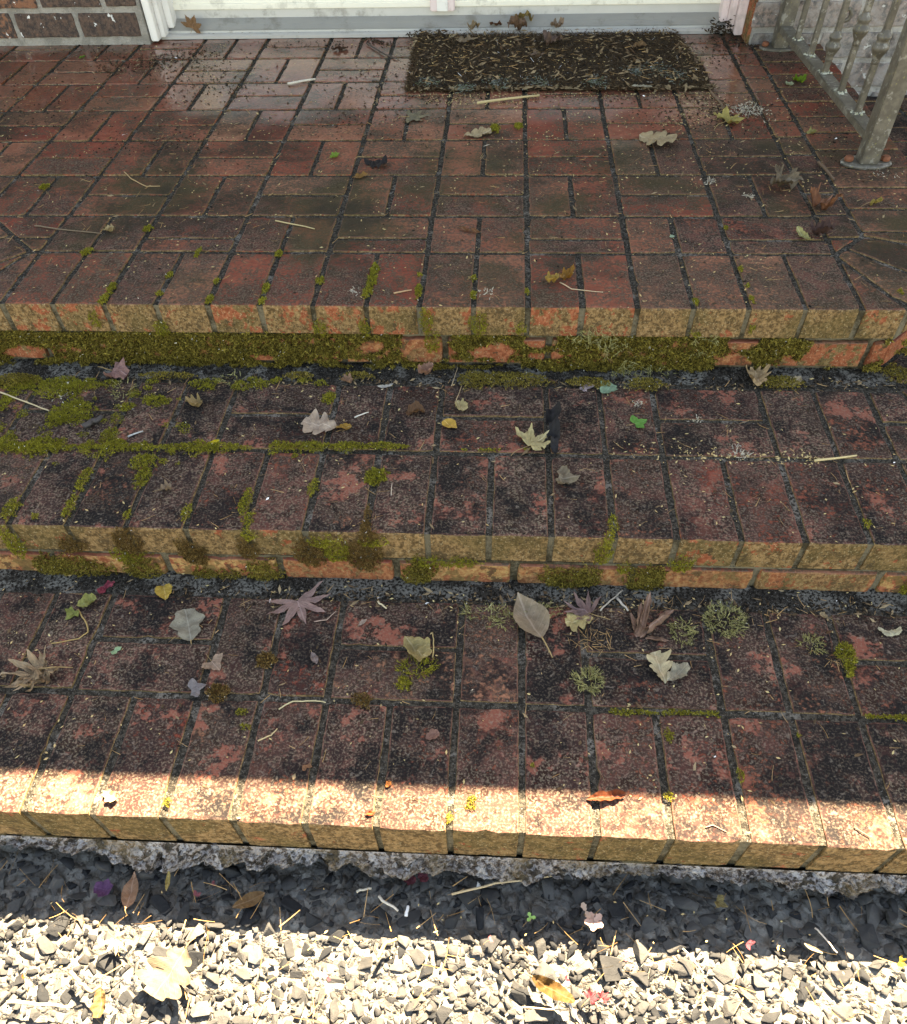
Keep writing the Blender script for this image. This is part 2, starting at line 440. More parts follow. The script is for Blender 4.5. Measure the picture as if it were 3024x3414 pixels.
def border(y, d0, d1, z, thick, parent, phase, colf, front_only_depth=False):
    """header bricks laid along the whole outer edge between offsets d0 and d1 inward"""
    A = outline(y, ins=d0); B = outline(y, ins=d1)
    for (i, ph) in ((5, 0.03), (0, phase), (1, 0.02), (2, 0.0)):
        p0, p1, q1, q0 = A[i], A[(i+1) % 6], B[(i+1) % 6], B[i]
        if i == 2: p1 = (p1[0], 1.5); q1 = (q1[0], 1.5)
        if i == 5: p0 = (p1[0]-.8, p1[1]+.8); q0 = (q1[0]-.75, q1[1]+.75)
        L = math.hypot(p1[0]-p0[0], p1[1]-p0[1]); ux, uy = (p1[0]-p0[0])/L, (p1[1]-p0[1])/L; nx, ny = -uy, ux
        quad = [p0, p1, q1, q0]
        o = (-(p0[0]) + ph) if i == 0 else ph
        k = -3
        base = (o % M4) - 2*M4 if i == 0 else ph-3*M4
        s = base
        while s < L+2*M4:
            e0 = -JW/2 if d0 == 0 else 0.0
            rect = [(p0[0]+ux*s+nx*e0, p0[1]+uy*s+ny*e0), (p0[0]+ux*(s+M4)+nx*e0, p0[1]+uy*(s+M4)+ny*e0),
                    (p0[0]+ux*(s+M4)+nx*(d1-d0), p0[1]+uy*(s+M4)+ny*(d1-d0)), (p0[0]+ux*s+nx*(d1-d0), p0[1]+uy*s+ny*(d1-d0))]
            lq = [(p0[0]-nx*.02-ux*0, p0[1]-ny*.02), (p1[0]-nx*.02, p1[1]-ny*.02), q1, q0]
            # ends cut on the mitre, front edge left whole
            r = clip(rect, q1, p1) if False else rect
            r = clip_in(rect, [(p0[0]+(p0[0]-q0[0])*.1, p0[1]+(p0[1]-q0[1])*.1), (p1[0]+(p1[0]-q1[0])*.1, p1[1]+(p1[1]-q1[1])*.1), q1, q0])
            if len(r) >= 3 and abs(area(r)) > 1.2e-3:
                cx = sum(p[0] for p in r)/len(r); cy = sum(p[1] for p in r)/len(r)
                flat_brick(r, z, thick, parent, colf(cx, cy))
            s += M4
def risers(y, ztop, zbot, parent, phase, ins, colf):
    A = outline(y, ins=ins)
    for i in (5, 0, 1, 2):
        p0, p1 = A[i], A[(i+1) % 6]
        if i == 2: p1 = (p1[0], 1.45)
        if i == 5: p0 = (p1[0]-.6, p1[1]+.6)
        L = math.hypot(p1[0]-p0[0], p1[1]-p0[1]); ux, uy = (p1[0]-p0[0])/L, (p1[1]-p0[1])/L
        s = (((phase-p0[0]) % .2032)-.2032) if i == 0 else -.05
        while s < L:
            a, b = max(s, -.004), min(s+.2032, L+.004)
            if b-a > .03:
                make_brick([(a, zbot-.005), (b, zbot-.005), (b, ztop+.005), (a, ztop+.005)], (p0[0], p0[1], 0), (ux, uy, 0), Z_, (uy, -ux, 0), .05, parent, colf(s), joint=.010, arris=.003)
            s += .2032

def rnd(a, b): return random.uniform(a, b)
# ---- landing
landing = core('landing', 0.0, 0.0, -.0625, Z2-.05, .0045, .014)
def col_land(x, y):
    g = .63 - .22*max(0, min(1, (y-.35)/.7)) + rnd(-.06, .06)
    if x > .55 and .1 < y < .75: g += .10
    w = 1.0 if y > .6 else 0
    return (g, w, 0)
border(0.0, 0.0, .2032, 0.0, .0585, landing, 0.0, lambda x, y: (.60+rnd(-.07, .09), 0, 0))
YR0, CUT = .2032, .1583
inner = [(-.834, YR0), (.8128, YR0), (.8128, 1.62), (-2.25, 1.62), (-2.25, YR0+1.416)]
def weave(poly):
    p = clip_in(poly, inner)
    if len(p) >= 3:
        cx = sum(q[0] for q in p)/len(p); cy = sum(q[1] for q in p)/len(p)
        if cx > -1.75: flat_brick(p, 0.0, .05, landing, col_land(cx, cy))
def rect(x0, x1, y0, y1): return [(x0, y0), (x1, y0), (x1, y1), (x0, y1)]
for r in range(0, 7):
    y0 = YR0 if r == 0 else YR0+CUT+.2032*(r-1); y1 = YR0+CUT if r == 0 else y0+.2032
    for j in range(-9, 4):
        x0 = .2032*j; x1 = x0+.2032
        if (j+r) % 2 == 0:
            weave(rect(x0, x0+M4, y0, y1)); weave(rect(x0+M4, x1, y0, y1))
        else:
            ym = y1-M4; weave(rect(x0, x1, y0, ym)); weave(rect(x0, x1, ym, y1))
# narrow cut strip and right-hand border already laid by border(): the strip
XS0, XS1 = .8128, .8868
y = .27
while y < 1.5:
    p = clip([(XS0, y), (XS1, y), (XS1, y+M4), (XS0, y+M4)], (.8128, .2032), (.90, .29))
    flat_brick(p, 0.0, .05, landing, col_land(.85, y)); y += M4
flat_brick(clip([(XS0, .2032), (XS1, .2032), (XS1, .27), (XS0, .27)], (.8128, .2032), (.90, .29)), 0, .05, landing, (.5, 0, 0))
risers(0.0, -.0695, -.1230, landing, .045, .0035, lambda s: (.12, 0, .3 if random.random() < .4 else .0))

# ---- middle step
step2 = core('step', Y2, Z2, Z2-.0640, Z3-.04, .0045, .003)
border(Y2, 0.0, .2032, Z2, .0605, step2, -.5677, lambda x, y: (.85+.06*math.sin(x*9)+rnd(-.11, .08), 0, 0))
risers(Y2, Z2-.0675, Z3-.004, step2, at(1322, 1900, y=Y2)[0], -.0035, lambda s: (.35, 0, random.choice((.85, 1., .9, .2, .5))))
def second_row(y, z, parent, x0, vfirst, depth, colf):
    A = outline(y, ins=.2032); B = outline(y, ins=.2032+depth)
    reg = [A[0], A[1], B[1], B[0]]
    ya = A[0][1]
    for n in range(-7, 8):
        xa = x0+.2032*n
        if (n % 2 == 0):
            ps = [rect(xa, xa+.2032, ya, ya+M4), rect(xa, xa+.2032, ya+M4, ya+2*M4)]
        else:
            ps = [rect(xa, xa+M4, ya, ya+.2032), rect(xa+M4, xa+.2032, ya, ya+.2032)]
        for p in ps:
            p = clip_in(p, reg)
            if len(p) >= 3:
                cx = sum(q[0] for q in p)/len(p); flat_brick(p, z, .05, parent, colf(cx, ya))
    # round the corners the row goes on as headers
    for i in (5, 1, 2):
        p0, p1, q1, q0 = A[i], A[(i+1) % 6], B[(i+1) % 6], B[i]
        if i == 2: p1 = (p1[0], 1.45); q1 = (q1[0], 1.45)
        if i == 5: p0 = (p1[0]-.6, p1[1]+.6); q0 = (q1[0]-.6, q1[1]+.6)
        L = math.hypot(p1[0]-p0[0], p1[1]-p0[1]); ux, uy = (p1[0]-p0[0])/L, (p1[1]-p0[1])/L; nx, ny = -uy, ux
        s = -4*M4
        while s < L+4*M4:
            for (da, db) in ((0, .2032), (.2032, depth)):
                r = [(p0[0]+ux*a+nx*b, p0[1]+uy*a+ny*b) for a, b in ((s, da), (s+M4, da), (s+M4, db), (s, db))]
                r = clip_in(r, [p0, p1, q1, q0])
                if len(r) >= 3: flat_brick(r, z, .05, parent, colf(p0[0], p0[1]))
            s += M4
second_row(Y2, Z2, step2, .042, True, .262, lambda x, y: ((.88 if x > -.1 else .98)+rnd(-.14, .06), .0, 0))

# ---- lowest step
step3 = core('step', Y3, Z3, Z3-.0910, ZG-.12, .0045, .012)
border(Y3, 0.0, .2032, Z3, .0880, step3, -.5092, lambda x, y: (.86+rnd(-.10, .08), 0, 0))
second_row(Y3, Z3, step3, -.1028, True, .262, lambda x, y: (.95+rnd(-.20, .07), .0, 0))

# ---- mortar fillets where the treads meet the risers (uneven ledges)
def ledge(name, y, z, w, hgt, parent, seed):
    xs = np.arange(-1.05, 1.1, .006); K = 7; V = []
    for x in xs:
        ww = w*(1+.25*mnoise.noise((x*6, seed, 0))+.22*mnoise.noise((x*28, seed, 2))); hh = hgt*(1+.3*mnoise.noise((x*9, seed, 5)))
        for k in range(K):
            s = k/(K-1)
            V.append((x+.001*mnoise.noise((x*90, k, seed)), y+.016-(ww+.016)*s, z-.004+hh*(1-s)**1.4*1.0+.0035*(1-s*.6)+.0016*mnoise.noise((x*70, s*9, seed))))
    n = len(xs)
    F = np.array([(i*K+k, (i+1)*K+k, (i+1)*K+k+1, i*K+k+1) for i in range(n-1) for k in range(K-1)])[:, ::-1]
    return obj(name, mesh_np(name, np.array(V), F, True), M_LEDGE, parent)
ledge('mortar_fillet', 0.0, Z2, .042, .003, step2, 1.3)
ledge('mortar_fillet', Y2, Z3, .046, .0015, step3, 4.1)

# ---- crusty concrete footing under the lowest bricks
M_FOOT = None
def mat_foot():
    t = NT('crusty_concrete')
    n1 = t.noise(30, 5, .65); n2 = t.noise(120, 3, .65); n3 = t.noise(11, 2, .5); n4 = t.noise(48, 3, .6, off=(5, 1, 1))
    c = t.mix(t.step(n2, .40, .56), (.10, .075, .060), (.33, .29, .27))
    c = t.mix(t.mul(t.step(n1, .53, .60), .8), c, (.44, .415, .41))
    c = t.mix(t.mul(t.step(n4, .46, .40), .90), c, (.045, .036, .026))
    c = t.mix(t.mul(t.step(n3, .50, .62), .5), c, (.20, .14, .075))
    t.put(t.b.inputs['Normal'], t.bump(t.add(t.mul(n4, 1.5), n2), 1.0, .010))
    return t.set(Base_Color=c, Roughness=.95, Specular_IOR_Level=.15)
M_FOOT = mat_foot()
xs = np.arange(-1.25, 1.35, .003); K = 26; V = []
for x in xs:
    a = .45+.9*mnoise.noise((x*4.1, 3.3, 0))+.6*mnoise.noise((x*13, 1.3, 0))+.45*mnoise.noise((x*34, 1.3, 6)); a = max(.02, min(1.25, a))
    if x < -.42: a *= .6
    for k in range(K):
        s = k/(K-1)
        zz = Z3-.086-s*(.028+.046*a)
        out = .001+(.008+.018*a)*math.sin(min(1, s*1.25)*math.pi/2)-.05*max(0, s-.72)
        q = Vector((x*34, s*4.2, 2.0)); bl = mnoise.noise(q)*.6+mnoise.noise(q*2.3)*.55+mnoise.noise(q*5.1)*.45+mnoise.noise(q*9.7)*.25
        hole = max(0, mnoise.noise(Vector((x*45, s*3.5, 8.0)))-.12)
        V.append((x, Y3-.001-out-bl*.013*min(1, s*4)+hole*.045*min(1, s*3), zz+bl*.009*min(1, s*3)))
n = len(xs)
F = np.array([(i*K+k, (i+1)*K+k, (i+1)*K+k+1, i*K+k+1) for i in range(n-1) for k in range(K-1)])[:, ::-1]
obj('footing', mesh_np('footing', np.array(V), F, False), M_FOOT, steps)

# ================================================================ gravel
def mat_ground():
    t = NT('gravel_bed')
    v = t.voro(55, out='Color'); d = t.voro(55)
    n = t.noise(60, 4, .6)
    c = t.mix(t.sepc(v)[0], (.09, .09, .088), (.20, .19, .17))
    c = t.mix(t.step(d, .45, .75), c, (.09, .08, .068))
    t.put(t.b.inputs['Normal'], t.bump(t.sub(n, d), 1.0, .02))
    return t.set(Base_Color=c, Roughness=.9)
g = 90.0
ground = obj('gravel_ground', mesh_np('gravel_ground', [(-g, -g, 0), (g, -g, 0), (g, g, 0), (-g, g, 0)], [(0, 1, 2, 3)]), mat_ground())
ground.location = (0, 0, ZG-.0072); tag(ground, kind='structure')
def rock(seed):
    rs = np.random.default_rng(seed); k = rs.integers(8, 13)
    P = rs.normal(size=(k, 3)); P /= np.linalg.norm(P, axis=1)[:, None]; P *= rs.uniform(.8, 1.05, (k, 1))
    P *= np.array([1.0, rs.uniform(.55, .95), rs.uniform(.27, .48)])
    bm = bmesh.new()
    for q in P: bm.verts.new(q)
    r = bmesh.ops.convex_hull(bm, input=bm.verts)
    bmesh.ops.delete(bm, geom=[e for e in r['geom_interior'] if isinstance(e, bmesh.types.BMVert)], context='VERTS')
    bmesh.ops.dissolve_limit(bm, angle_limit=R(16), verts=bm.verts, edges=bm.edges)
    bmesh.ops.bevel(bm, geom=bm.edges[:], offset=.035, segments=1, affect='EDGES', clamp_overlap=True)
    bmesh.ops.triangulate(bm, faces=bm.faces)
    me = bpy.data.meshes.new('stone'); bm.to_mesh(me); bm.free(); me.materials.append(M_STONE)
    return me
ROCKS = [rock(100+i) for i in range(16)]
RV = [np.array([v.co[:] for v in m.vertices]) for m in ROCKS]
RF = [np.array([p.vertices[:] for p in m.polygons]) for m in ROCKS]
def rotm(a, b, c):
    ca, sa, cb, sb, cc, s_ = math.cos(a), math.sin(a), math.cos(b), math.sin(b), math.cos(c), math.sin(c)
    return np.array([[cc, -s_, 0], [s_, cc, 0], [0, 0, 1]]) @ np.array([[cb, 0, sb], [0, 1, 0], [-sb, 0, cb]]) @ np.array([[1, 0, 0], [0, ca, -sa], [0, sa, ca]])
# heap stones by size: large ones first, each only where there is room, then small ones in the gaps
cell = .012; gx0, gx1, gy0, gy1 = -1.3, 1.5, -1.95, -.915
occ = {}
placed = []
def try_place(x, y, r, over):
    ix, iy = int(x/.03), int(y/.03)
    for a in range(ix-2, ix+3):
        for b in range(iy-2, iy+3):
            for (X, Y, q) in occ.get((a, b), ()):
                if (X-x)**2+(Y-y)**2 < ((r+q)*over)**2: return False
    occ.setdefault((ix, iy), []).append((x, y, r)); return True
def ground_h(x, y): return .007*mnoise.noise((x*5, y*5, .3))+.004*mnoise.noise((x*17, y*17, 4))
for i in range(420):       # the coarser stones that rolled against the footing
    x = rng.uniform(gx0, gx1); y = rng.uniform(-1.06, -.935); r = rng.uniform(.013, .019)
    if try_place(x, y, r, .84): placed.append((x, y, r, ZG-.001+ground_h(x, y)-r*.1))
for (num, r0, r1, over) in ((420, .015, .021, .84), (2600, .0105, .015, .80), (9500, .007, .0105, .76), (17000, .0042, .007, .74), (14000, .0022, .0042, .74)):
    for i in range(num):
        x = rng.uniform(gx0, gx1); y = rng.uniform(gy0, gy1); r = rng.uniform(r0, r1)
        if y > -1.0 and r < .0070 and rng.random() < .45: continue
        if try_place(x, y, r, over):
            placed.append((x, y, r, ZG-.002+ground_h(x, y)-r*.25+r*.30*rng.random()))
for i in range(9000):      # the stones of the layer below, half buried
    x = rng.uniform(gx0, gx1); y = rng.uniform(gy0, gy1); r = rng.uniform(.005, .011)
    placed.append((x, y, r, ZG-.0082+ground_h(x, y)+.003*rng.random()))
P = []
Rt = _R.T
for i, (x, y, r, z) in enumerate(placed):
    d = Rt @ (np.array((x, y, z))-np.array(CAM_P)); u = SW/2+FPX*d[0]/-d[2]; v = CYP-FPX*d[1]/-d[2]
    inside = -20 < u < SW+20 and 2850 < v < SH+20 and y < Y3-.045
    P.append((-(r/-d[2]) if inside else 0, i))
P.sort(); solo = set(i for s, i in P[:300] if s < 0)
VV, FF, nb = [], [], 0
for i, (x, y, r, z) in enumerate(placed):
    k = i % 16; rot = rotm(rng.normal(0, .34 if y > -1.03 else .2), rng.normal(0, .34 if y > -1.03 else .2), rng.uniform(0, 6.28)); sc3 = r*1.28
    if i in solo:
        o = obj('stone', ROCKS[k], None, ground); o.matrix_local = Matrix.LocRotScale(Vector((x, y, z-ground.location[2])), Matrix(rot.tolist()).to_quaternion(), Vector((sc3,)*3))
    else:
        VV.append(RV[k]@rot.T*sc3+np.array((x, y, z-ground.location[2]))); FF.append(RF[k]+nb); nb += len(RV[k])
o = obj('gravel', mesh_np('gravel', np.concatenate(VV), np.concatenate(FF)), M_STONE, ground); o['kind'] = 'stuff'

# ================================================================ the house: walls, door, eave
house = tag(empty('brick_house', (0, YWL, 0)), 'brick house front with cream double door and grey aluminium sill behind the landing', 'house')
HY = YWL
def loc(o):            # children are built in world coordinates
    o.location = Vector(o.location)-Vector((0, HY, 0)); return o
def mat_wallbrick(name, pale):
    t = NT(name); n1 = t.noise(16, 5, .65); n2 = t.noise(70, 5, .65); n3 = t.noise(240, 3, .6); n4 = t.noise(45, 3, .55, off=(7, 3, 1))
    c = t.mix(t.step(n2, .38, .62), (.045, .03, .026), (.12, .07, .05))
    c = t.mix(t.step(t.add(t.mul(n2, .5), t.add(t.mul(n1, .5), t.mul(t.rnd, .25))), .66, .74), c, t.mix(n2, (.20, .075, .04), (.27, .12, .065)))
    c = t.mix(t.mul(t.step(n3, .55, .68), .4), c, (.2, .16, .12))
    c = t.mix(t.step(n4, .665, .68), c, (.70, .69, .66))
    if pale: c = t.mix(t.step(t.add(n1, t.mul(n2, .4)), .45, .85, .15, .85), c, t.mix(n2, (.22, .215, .205), (.40, .39, .37)))
    t.put(t.b.inputs['Normal'], t.bump(t.add(n2, n3), .7, .004))
    return t.set(Base_Color=c, Roughness=.85)
M_WB = mat_wallbrick('wall_brick', False); M_WBP = mat_wallbrick('limewashed_wall_brick', True)
M_WM = mat_mortar('wall_mortar', (.24, .22, .195), (.34, .31, .27), (.42, .39, .34), (.25, .23, .20), (.36, .33, .29))
M_WMP = mat_mortar('pale_wall_mortar', (.30, .29, .265), (.38, .37, .34), (.46, .44, .41), (.30, .285, .26), (.44, .42, .39))
def wall(x0, x1, yf, z0, z1, zc, mat, mort, phase, zmaxb, edge=None):
    w = MB().box(x0+.002, x1, yf+.0045, yf+.30, z0, z1).build('wall', mort, house); loc(w)
    H = .0762; k0 = int(math.floor((z0-zc)/H))
    z = zc+H*k0; row = k0
    while z < zmaxb:
        s = x0-.2032+((phase+(.1016 if row % 2 else 0)) % .2032)
        while s < x1:
            a, b = max(s, x0+.0005), min(s+.2032, x1)
            if b-a > .035:
                za, zb = max(z, z0), z+H
                if zb-za > .016:
                    o = make_brick([(a-(.006 if a == x0+.0005 else 0), za-(.005 if za == z0 else 0)), (b, za-(.005 if za == z0 else 0)), (b, zb), (a-(.006 if a == x0+.0005 else 0), zb)], (0, yf, 0), X_, Z_, (0, -1, 0), .06, w, (.3, 0, 0), joint=.0125, arris=.003, mat=mat)
                    if o: o.location = Vector(o.location)-Vector((0, HY, 0))-w.location
            s += .2032
        z += H; row += 1
    return w
# courses measured on the photograph; joints about 12 mm
wall(-3.2, -.9815, YWL, -.0, 2.35, .0145, M_WB, M_WM, -1.3995+3.2+.0, .62)
wall(.8675, 3.2, YWR, Z2-.02, 2.35, .034, M_WBP, M_WMP, .11, .62)
# brick returns of the door opening
for (xa, xb, yf, m) in ((-.9815, -.9810, YWL, M_WM),):
    pass
loc(MB().box(-.985, .875, 1.64, 1.86, 2.08, 2.35).build('lintel', M_WM, house, .004))
M_WHITE = mat_plain('cream_paint', (.84, .80, .69), .45, .06, 30, bump=.08, dirt=(.30, .27, .21), dirtamt=.35)
M_TRIM = mat_plain('white_trim', (.82, .79, .74), .5, .06, 25, bump=.08, dirt=(.35, .30, .27), dirtamt=.4)
M_PINK = mat_plain('pinkish_trim', (.78, .63, .61), .5, .06, 25, bump=.08, dirt=(.35, .28, .26), dirtamt=.4)
M_ALU = mat_plain('dull_aluminium', (.46, .445, .42), .42, .12, 18, metallic=.2, bump=.1, dirt=(.16, .145, .12), dirtamt=.55)
M_SILL = mat_plain('grey_sill', (.30, .29, .265), .5, .14, 14, metallic=.05, bump=.1, dirt=(.15, .13, .10), dirtamt=.55)
def mat_glass():
    t = NT('door_glass')
    return t.set(Base_Color=(.55, .56, .56), Roughness=.04, Specular_IOR_Level=.6, Coat_Weight=1.0)
M_GLASS = mat_glass()
def hb(mb, name, mat, par=None, bevel=0.0):
    o = mb.build(name, mat, par or house, bevel)
    o.location = (0, -HY, 0) if par is None else (0, 0, 0)
    return o
door = hb(MB().box(-.955, .86, 1.655, 1.70, .062, 2.06), 'door', M_WHITE, None, .002)
sill = hb(MB().prism_x([(1.562, .0015), (1.562, .0095), (1.570, .0125), (1.578, .0125), (1.579, .0095), (1.586, .0095), (1.587, .0165), (1.597, .0175), (1.612, .0220), (1.6125, .026), (1.634, .036), (1.638, .064), (1.70, .064), (1.70, .0015)], -.958, .853), 'threshold', M_ALU)
hb(MB().prism_x([(1.588, .0185), (1.6112, .0240), (1.6112, .0275), (1.6325, .0385), (1.6330, .0365), (1.588, .0172)], -.93, .83), 'sill_plate', M_SILL, sill)
# two leaves with bottom rails, stiles, panes; the middle post hangs lower
for (xa, xb) in ((-.925, -.078), (-.035, .815)):
    lf = hb(MB().box(xa, xb, 1.640, 1.654, .064, .118), 'bottom_rail', M_WHITE, door, .003)
    hb(MB().box(xa+.001, xb-.001, 1.632, 1.641, .060, .0745), 'drip_moulding', M_WHITE, door, .002)
    hb(MB().box(xa, xa+.09, 1.640, 1.654, .119, 2.0), 'stile', M_WHITE, door, .003)
    hb(MB().box(xb-.09, xb, 1.640, 1.654, .119, 2.0), 'stile', M_WHITE, door, .003)
    hb(MB().box(xa+.091, xb-.091, 1.644, 1.650, .119, 1.95), 'pane', M_GLASS, door)
hb(MB().box(-.0935, -.0165, 1.618, 1.645, .0515, 2.0), 'middle_post', M_PINK, door, .003)
hb(MB().box(-.072, -.038, 1.6145, 1.620, .0530, 2.0), 'astragal', M_TRIM, door, .001)
for (s, xo, xi, m) in ((1, -.9785, -.918, M_TRIM), (-1, .8665, .806, M_PINK)):
    fr = hb(MB().box(min(xo, xo+s*.024), max(xo, xo+s*.024), 1.528, 1.66, .006, 2.1), 'door_frame', m, None, .002)
    hb(MB().box(min(xo+s*.0245, xo+s*.040), max(xo+s*.0245, xo+s*.040), 1.552, 1.66, .010, 2.1), 'moulding', m, fr, .002)
    hb(MB().box(min(xo+s*.0405, xi), max(xo+s*.0405, xi), 1.590, 1.66, .024, 2.1), 'stop', m, fr, .002)
# painted return of brick beside the frame on the right
hb(MB().box(.8665, .8755, 1.462, 1.66, .001, 2.1), 'brick_return', MB_, None, .002).color = (.2, 0, 0, 1)
# eave: soffit, fascia, gutter, roof slope (throws the shade over landing and steps)
EY = .988
M_ROOF = mat_plain('roof_shingle', (.07, .065, .06), .9, .3, 30, bump=.6)
roof = hb(MB().prism_x([(EY+.035, 2.36), (EY+.035, 2.50), (4.6, 3.7), (4.6, 3.55), (1.55, 2.385), (1.55, 2.36)], -4.2, 4.2), 'roof', M_ROOF)
hb(MB().box(-4.2, 4.2, EY+.002, EY+.034, 2.345, 2.50), 'fascia', M_TRIM, roof)
hb(MB().box(-3.2, 3.2, 1.87, 5.0, -.3, 2.35), 'house_body', M_WM)

# ================================================================ wrought railing
def mat_iron():
    t = NT('weathered_bronze_paint'); n = t.noise(40, 6, .65); n2 = t.noise(160, 3, .6); n3 = t.noise(60, 4, .6, off=(3, 3, 3))
    c = t.mix(t.step(n, .4, .65), (.080, .070, .054), (.135, .119, .093))
    c = t.mix(t.mul(t.step(n3, .56, .64), .7), c, (.26, .25, .22))
    c = t.mix(t.mul(t.step(n2, .64, .70), .7), c, (.22, .20, .05))
    t.put(t.b.inputs['Normal'], t.bump(t.add(n, n2), .3, .001))
    return t.set(Base_Color=c, Roughness=.45, Metallic=.0)
M_IRON = mat_iron()
M_RUST = mat_plain('rusty_bolt', (.20, .07, .035), .8, .3, 200)
M_LICH = mat_plain('lichen_crust', (.42, .42, .34), .95, .3, 160, bump=.8, dirt=(.25, .22, .05), dirtamt=.8)
rail = tag(empty('iron_railing', (.97, 1.03, 0)), 'bronze-painted iron railing with knuckled balusters at the landing edge', 'railing')
RB, RFp = Vector((.957, 1.425, 0)), Vector((.987, .622, 0))
def rl(mb, name, mat, par=None, bevel=0.0, smooth=False):
    o = mb.build(name, mat, par or rail, bevel, smooth); o.location = -rail.location if par is None else Vector((0, 0, 0)); return o
hp = .0205
for q in (RB, RFp):
    rl(MB().box(q.x-hp, q.x+hp, q.y-hp, q.y+hp, .006, .98), 'post', M_IRON, None, .002)
    pl = rl(MB().lathe([(.0, .0008), (.057, .0008), (.058, .004), (.054, .0065), (.0, .0065)], 0, 0, 18), 'base_plate', M_IRON)
    for v in pl.data.vertices:
        v.co.x *= 1.0; v.co.y *= .62; v.co += Vector((q.x, q.y, 0))
    for sx in (-.041, .041):
        rl(MB().lathe([(.0, .008), (.010, .008), (.011, .013), (.008, .017), (.0, .018)], q.x+sx, q.y, 8), 'bolt', M_RUST, pl)
d = (RFp-RB); dl = d.length; dn = d/dl; pn = Vector((dn.y, -dn.x, 0))
def bar(z0, z1, w, name):
    a, b = RB+dn*hp, RFp-dn*hp; V = []
    for q in (a, b):
        for (s, z) in ((-1, z0), (1, z0), (1, z1), (-1, z1)): V.append(q+pn*s*w/2+Vector((0, 0, z)))
    rl(MB().add(V, [(0, 1, 2, 3), (7, 6, 5, 4), (0, 4, 5, 1), (1, 5, 6, 2), (2, 6, 7, 3), (3, 7, 4, 0)]), name, M_IRON, None, .0015)
bar(.044, .060, .034, 'bottom_rail'); bar(.88, .90, .040, 'top_rail')
KN = [None, None, .118, .188, .190]
for i in range(5):
    q = RB+d*((i+1)/6)
    b = rl(MB().box(q.x-.0068, q.x+.0068, q.y-.0068, q.y+.0068, .058, .882), 'baluster', M_IRON, None, .001)
    for zc in ([KN[i]] if KN[i] else [.52]):
        pr = [(.0075, -.034), (.0105, -.033), (.0115, -.028), (.0105, -.025), (.012, -.020), (.0195, -.009), (.0225, -.004), (.0225, .002), (.0165, .007), (.0155, .012), (.0195, .017), (.0185, .021), (.012, .026), (.0115, .030), (.0075, .033)]
        rl(MB().lathe([(r*.84, zc+h) for r, h in pr], q.x, q.y, 10), 'knuckle', M_IRON, b, 0, True)
    if i == 2:   # small rolled scroll collar higher up
        sp = [(q.x+.010+.013*(1-t*.55)*math.cos(t*7.5+2.6), q.y, .182+.016*(1-t*.55)*math.sin(t*7.5+2.6)) for t in np.linspace(0, 1, 16)]
        rl(MB().tube(sp, .0048, 6), 'scroll', M_IRON, b, 0, True)
    cl = []
    for k in range(16):
        a = rnd(0, 6.28); rr = rnd(.006, .016); mbp = (q.x+rr*math.cos(a), q.y+rr*math.sin(a)*1.3, .0605)
        cl.append(mbp)
    mb = MB()
    for (x, y, z) in cl:
        s = rnd(.0015, .004); mb.add([(x-s, y-s, z), (x+s, y-s*.6, z), (x+s*.7, y+s, z), (x-s, y+s*.8, z), (x, y, z+s*1.1)], [(0, 1, 4), (1, 2, 4), (2, 3, 4), (3, 0, 4)])
    rl(mb, 'lichen_crust', M_LICH, b)
# ================================================================ door mat
M_COIR = mat_island('coir_fibre', [(.034, .018, .009), (.095, .052, .024), (.17, .10, .046), (.055, .031, .015), (.24, .155, .08), (.11, .076, .046)], .9, nscale=18)
M_RUBBER = mat_plain('mat_backing', (.022, .017, .013), .9, .3, 60, bump=.6)
MATC = [(-.118, 1.100), (.704, 1.094), (.668, 1.545), (-.128, 1.548)]
mat_o = tag(empty('doormat', (.29, 1.32, 0)), 'brown coir doormat buried in leaf litter before the door', 'doormat')
mb = MB(); extrude(MATC, .001, .0065, mb); o = mb.build('backing', M_RUBBER, mat_o, .003); o.location = -mat_o.location
def mat_pt(a, b):
    p = [np.array(q) for q in MATC]; lo = p[0]*(1-a)+p[1]*a; hi = p[3]*(1-a)+p[2]*a; return lo*(1-b)+hi*b
def strand_set(pts, dirs, lens, wid, sag=.25, seg=3):
    """thin bent strips; returns V, F arrays"""
    n = len(pts); pts = np.asarray(pts); dirs = np.asarray(dirs); lens = np.asarray(lens).reshape(-1, 1)
    up = rng.normal(size=(n, 3)); side = np.cross(dirs, up); side /= np.linalg.norm(side, axis=1)[:, None]+1e-9
    bend = np.cross(dirs, side)*rng.normal(0, sag, (n, 1))
    wid = (np.asarray(wid)*np.ones(n)).reshape(-1, 1)
    V = []
    for k in range(seg+1):
        t = k/seg; c = pts+dirs*lens*t+bend*lens*t*t; w = wid*(1-.5*t)
        V += [c-side*w/2, c+side*w/2]
    V = np.stack(V, 1).reshape(-1, 3); m = 2*(seg+1)
    F = []
    base = np.arange(n)*m
    for k in range(seg): F.append(np.stack([base+2*k, base+2*k+1, base+2*k+3, base+2*k+2], 1))
    return V, np.concatenate(F)
n = 34000
ab = rng.uniform(-.012, 1.012, (n, 2)); edge_ = rng.random(n) < .10; ab[edge_, 1] = rng.normal(0, .012, edge_.sum())
e2_ = rng.random(n) < .04; ab[e2_, 0] = np.where(rng.random(e2_.sum()) < .5, 0, 1)+rng.normal(0, .006, e2_.sum()); pp = np.array([mat_pt(a, b) for a, b in ab])
dd = rng.normal(size=(n, 3)); dd[:, 2] = np.abs(dd[:, 2])*.35+.02; dd /= np.linalg.norm(dd, axis=1)[:, None]
rim = np.clip(np.minimum(np.minimum(ab[:, 0], 1-ab[:, 0])*1.8, np.minimum(ab[:, 1], 1-ab[:, 1]))/.03, 0, 1)
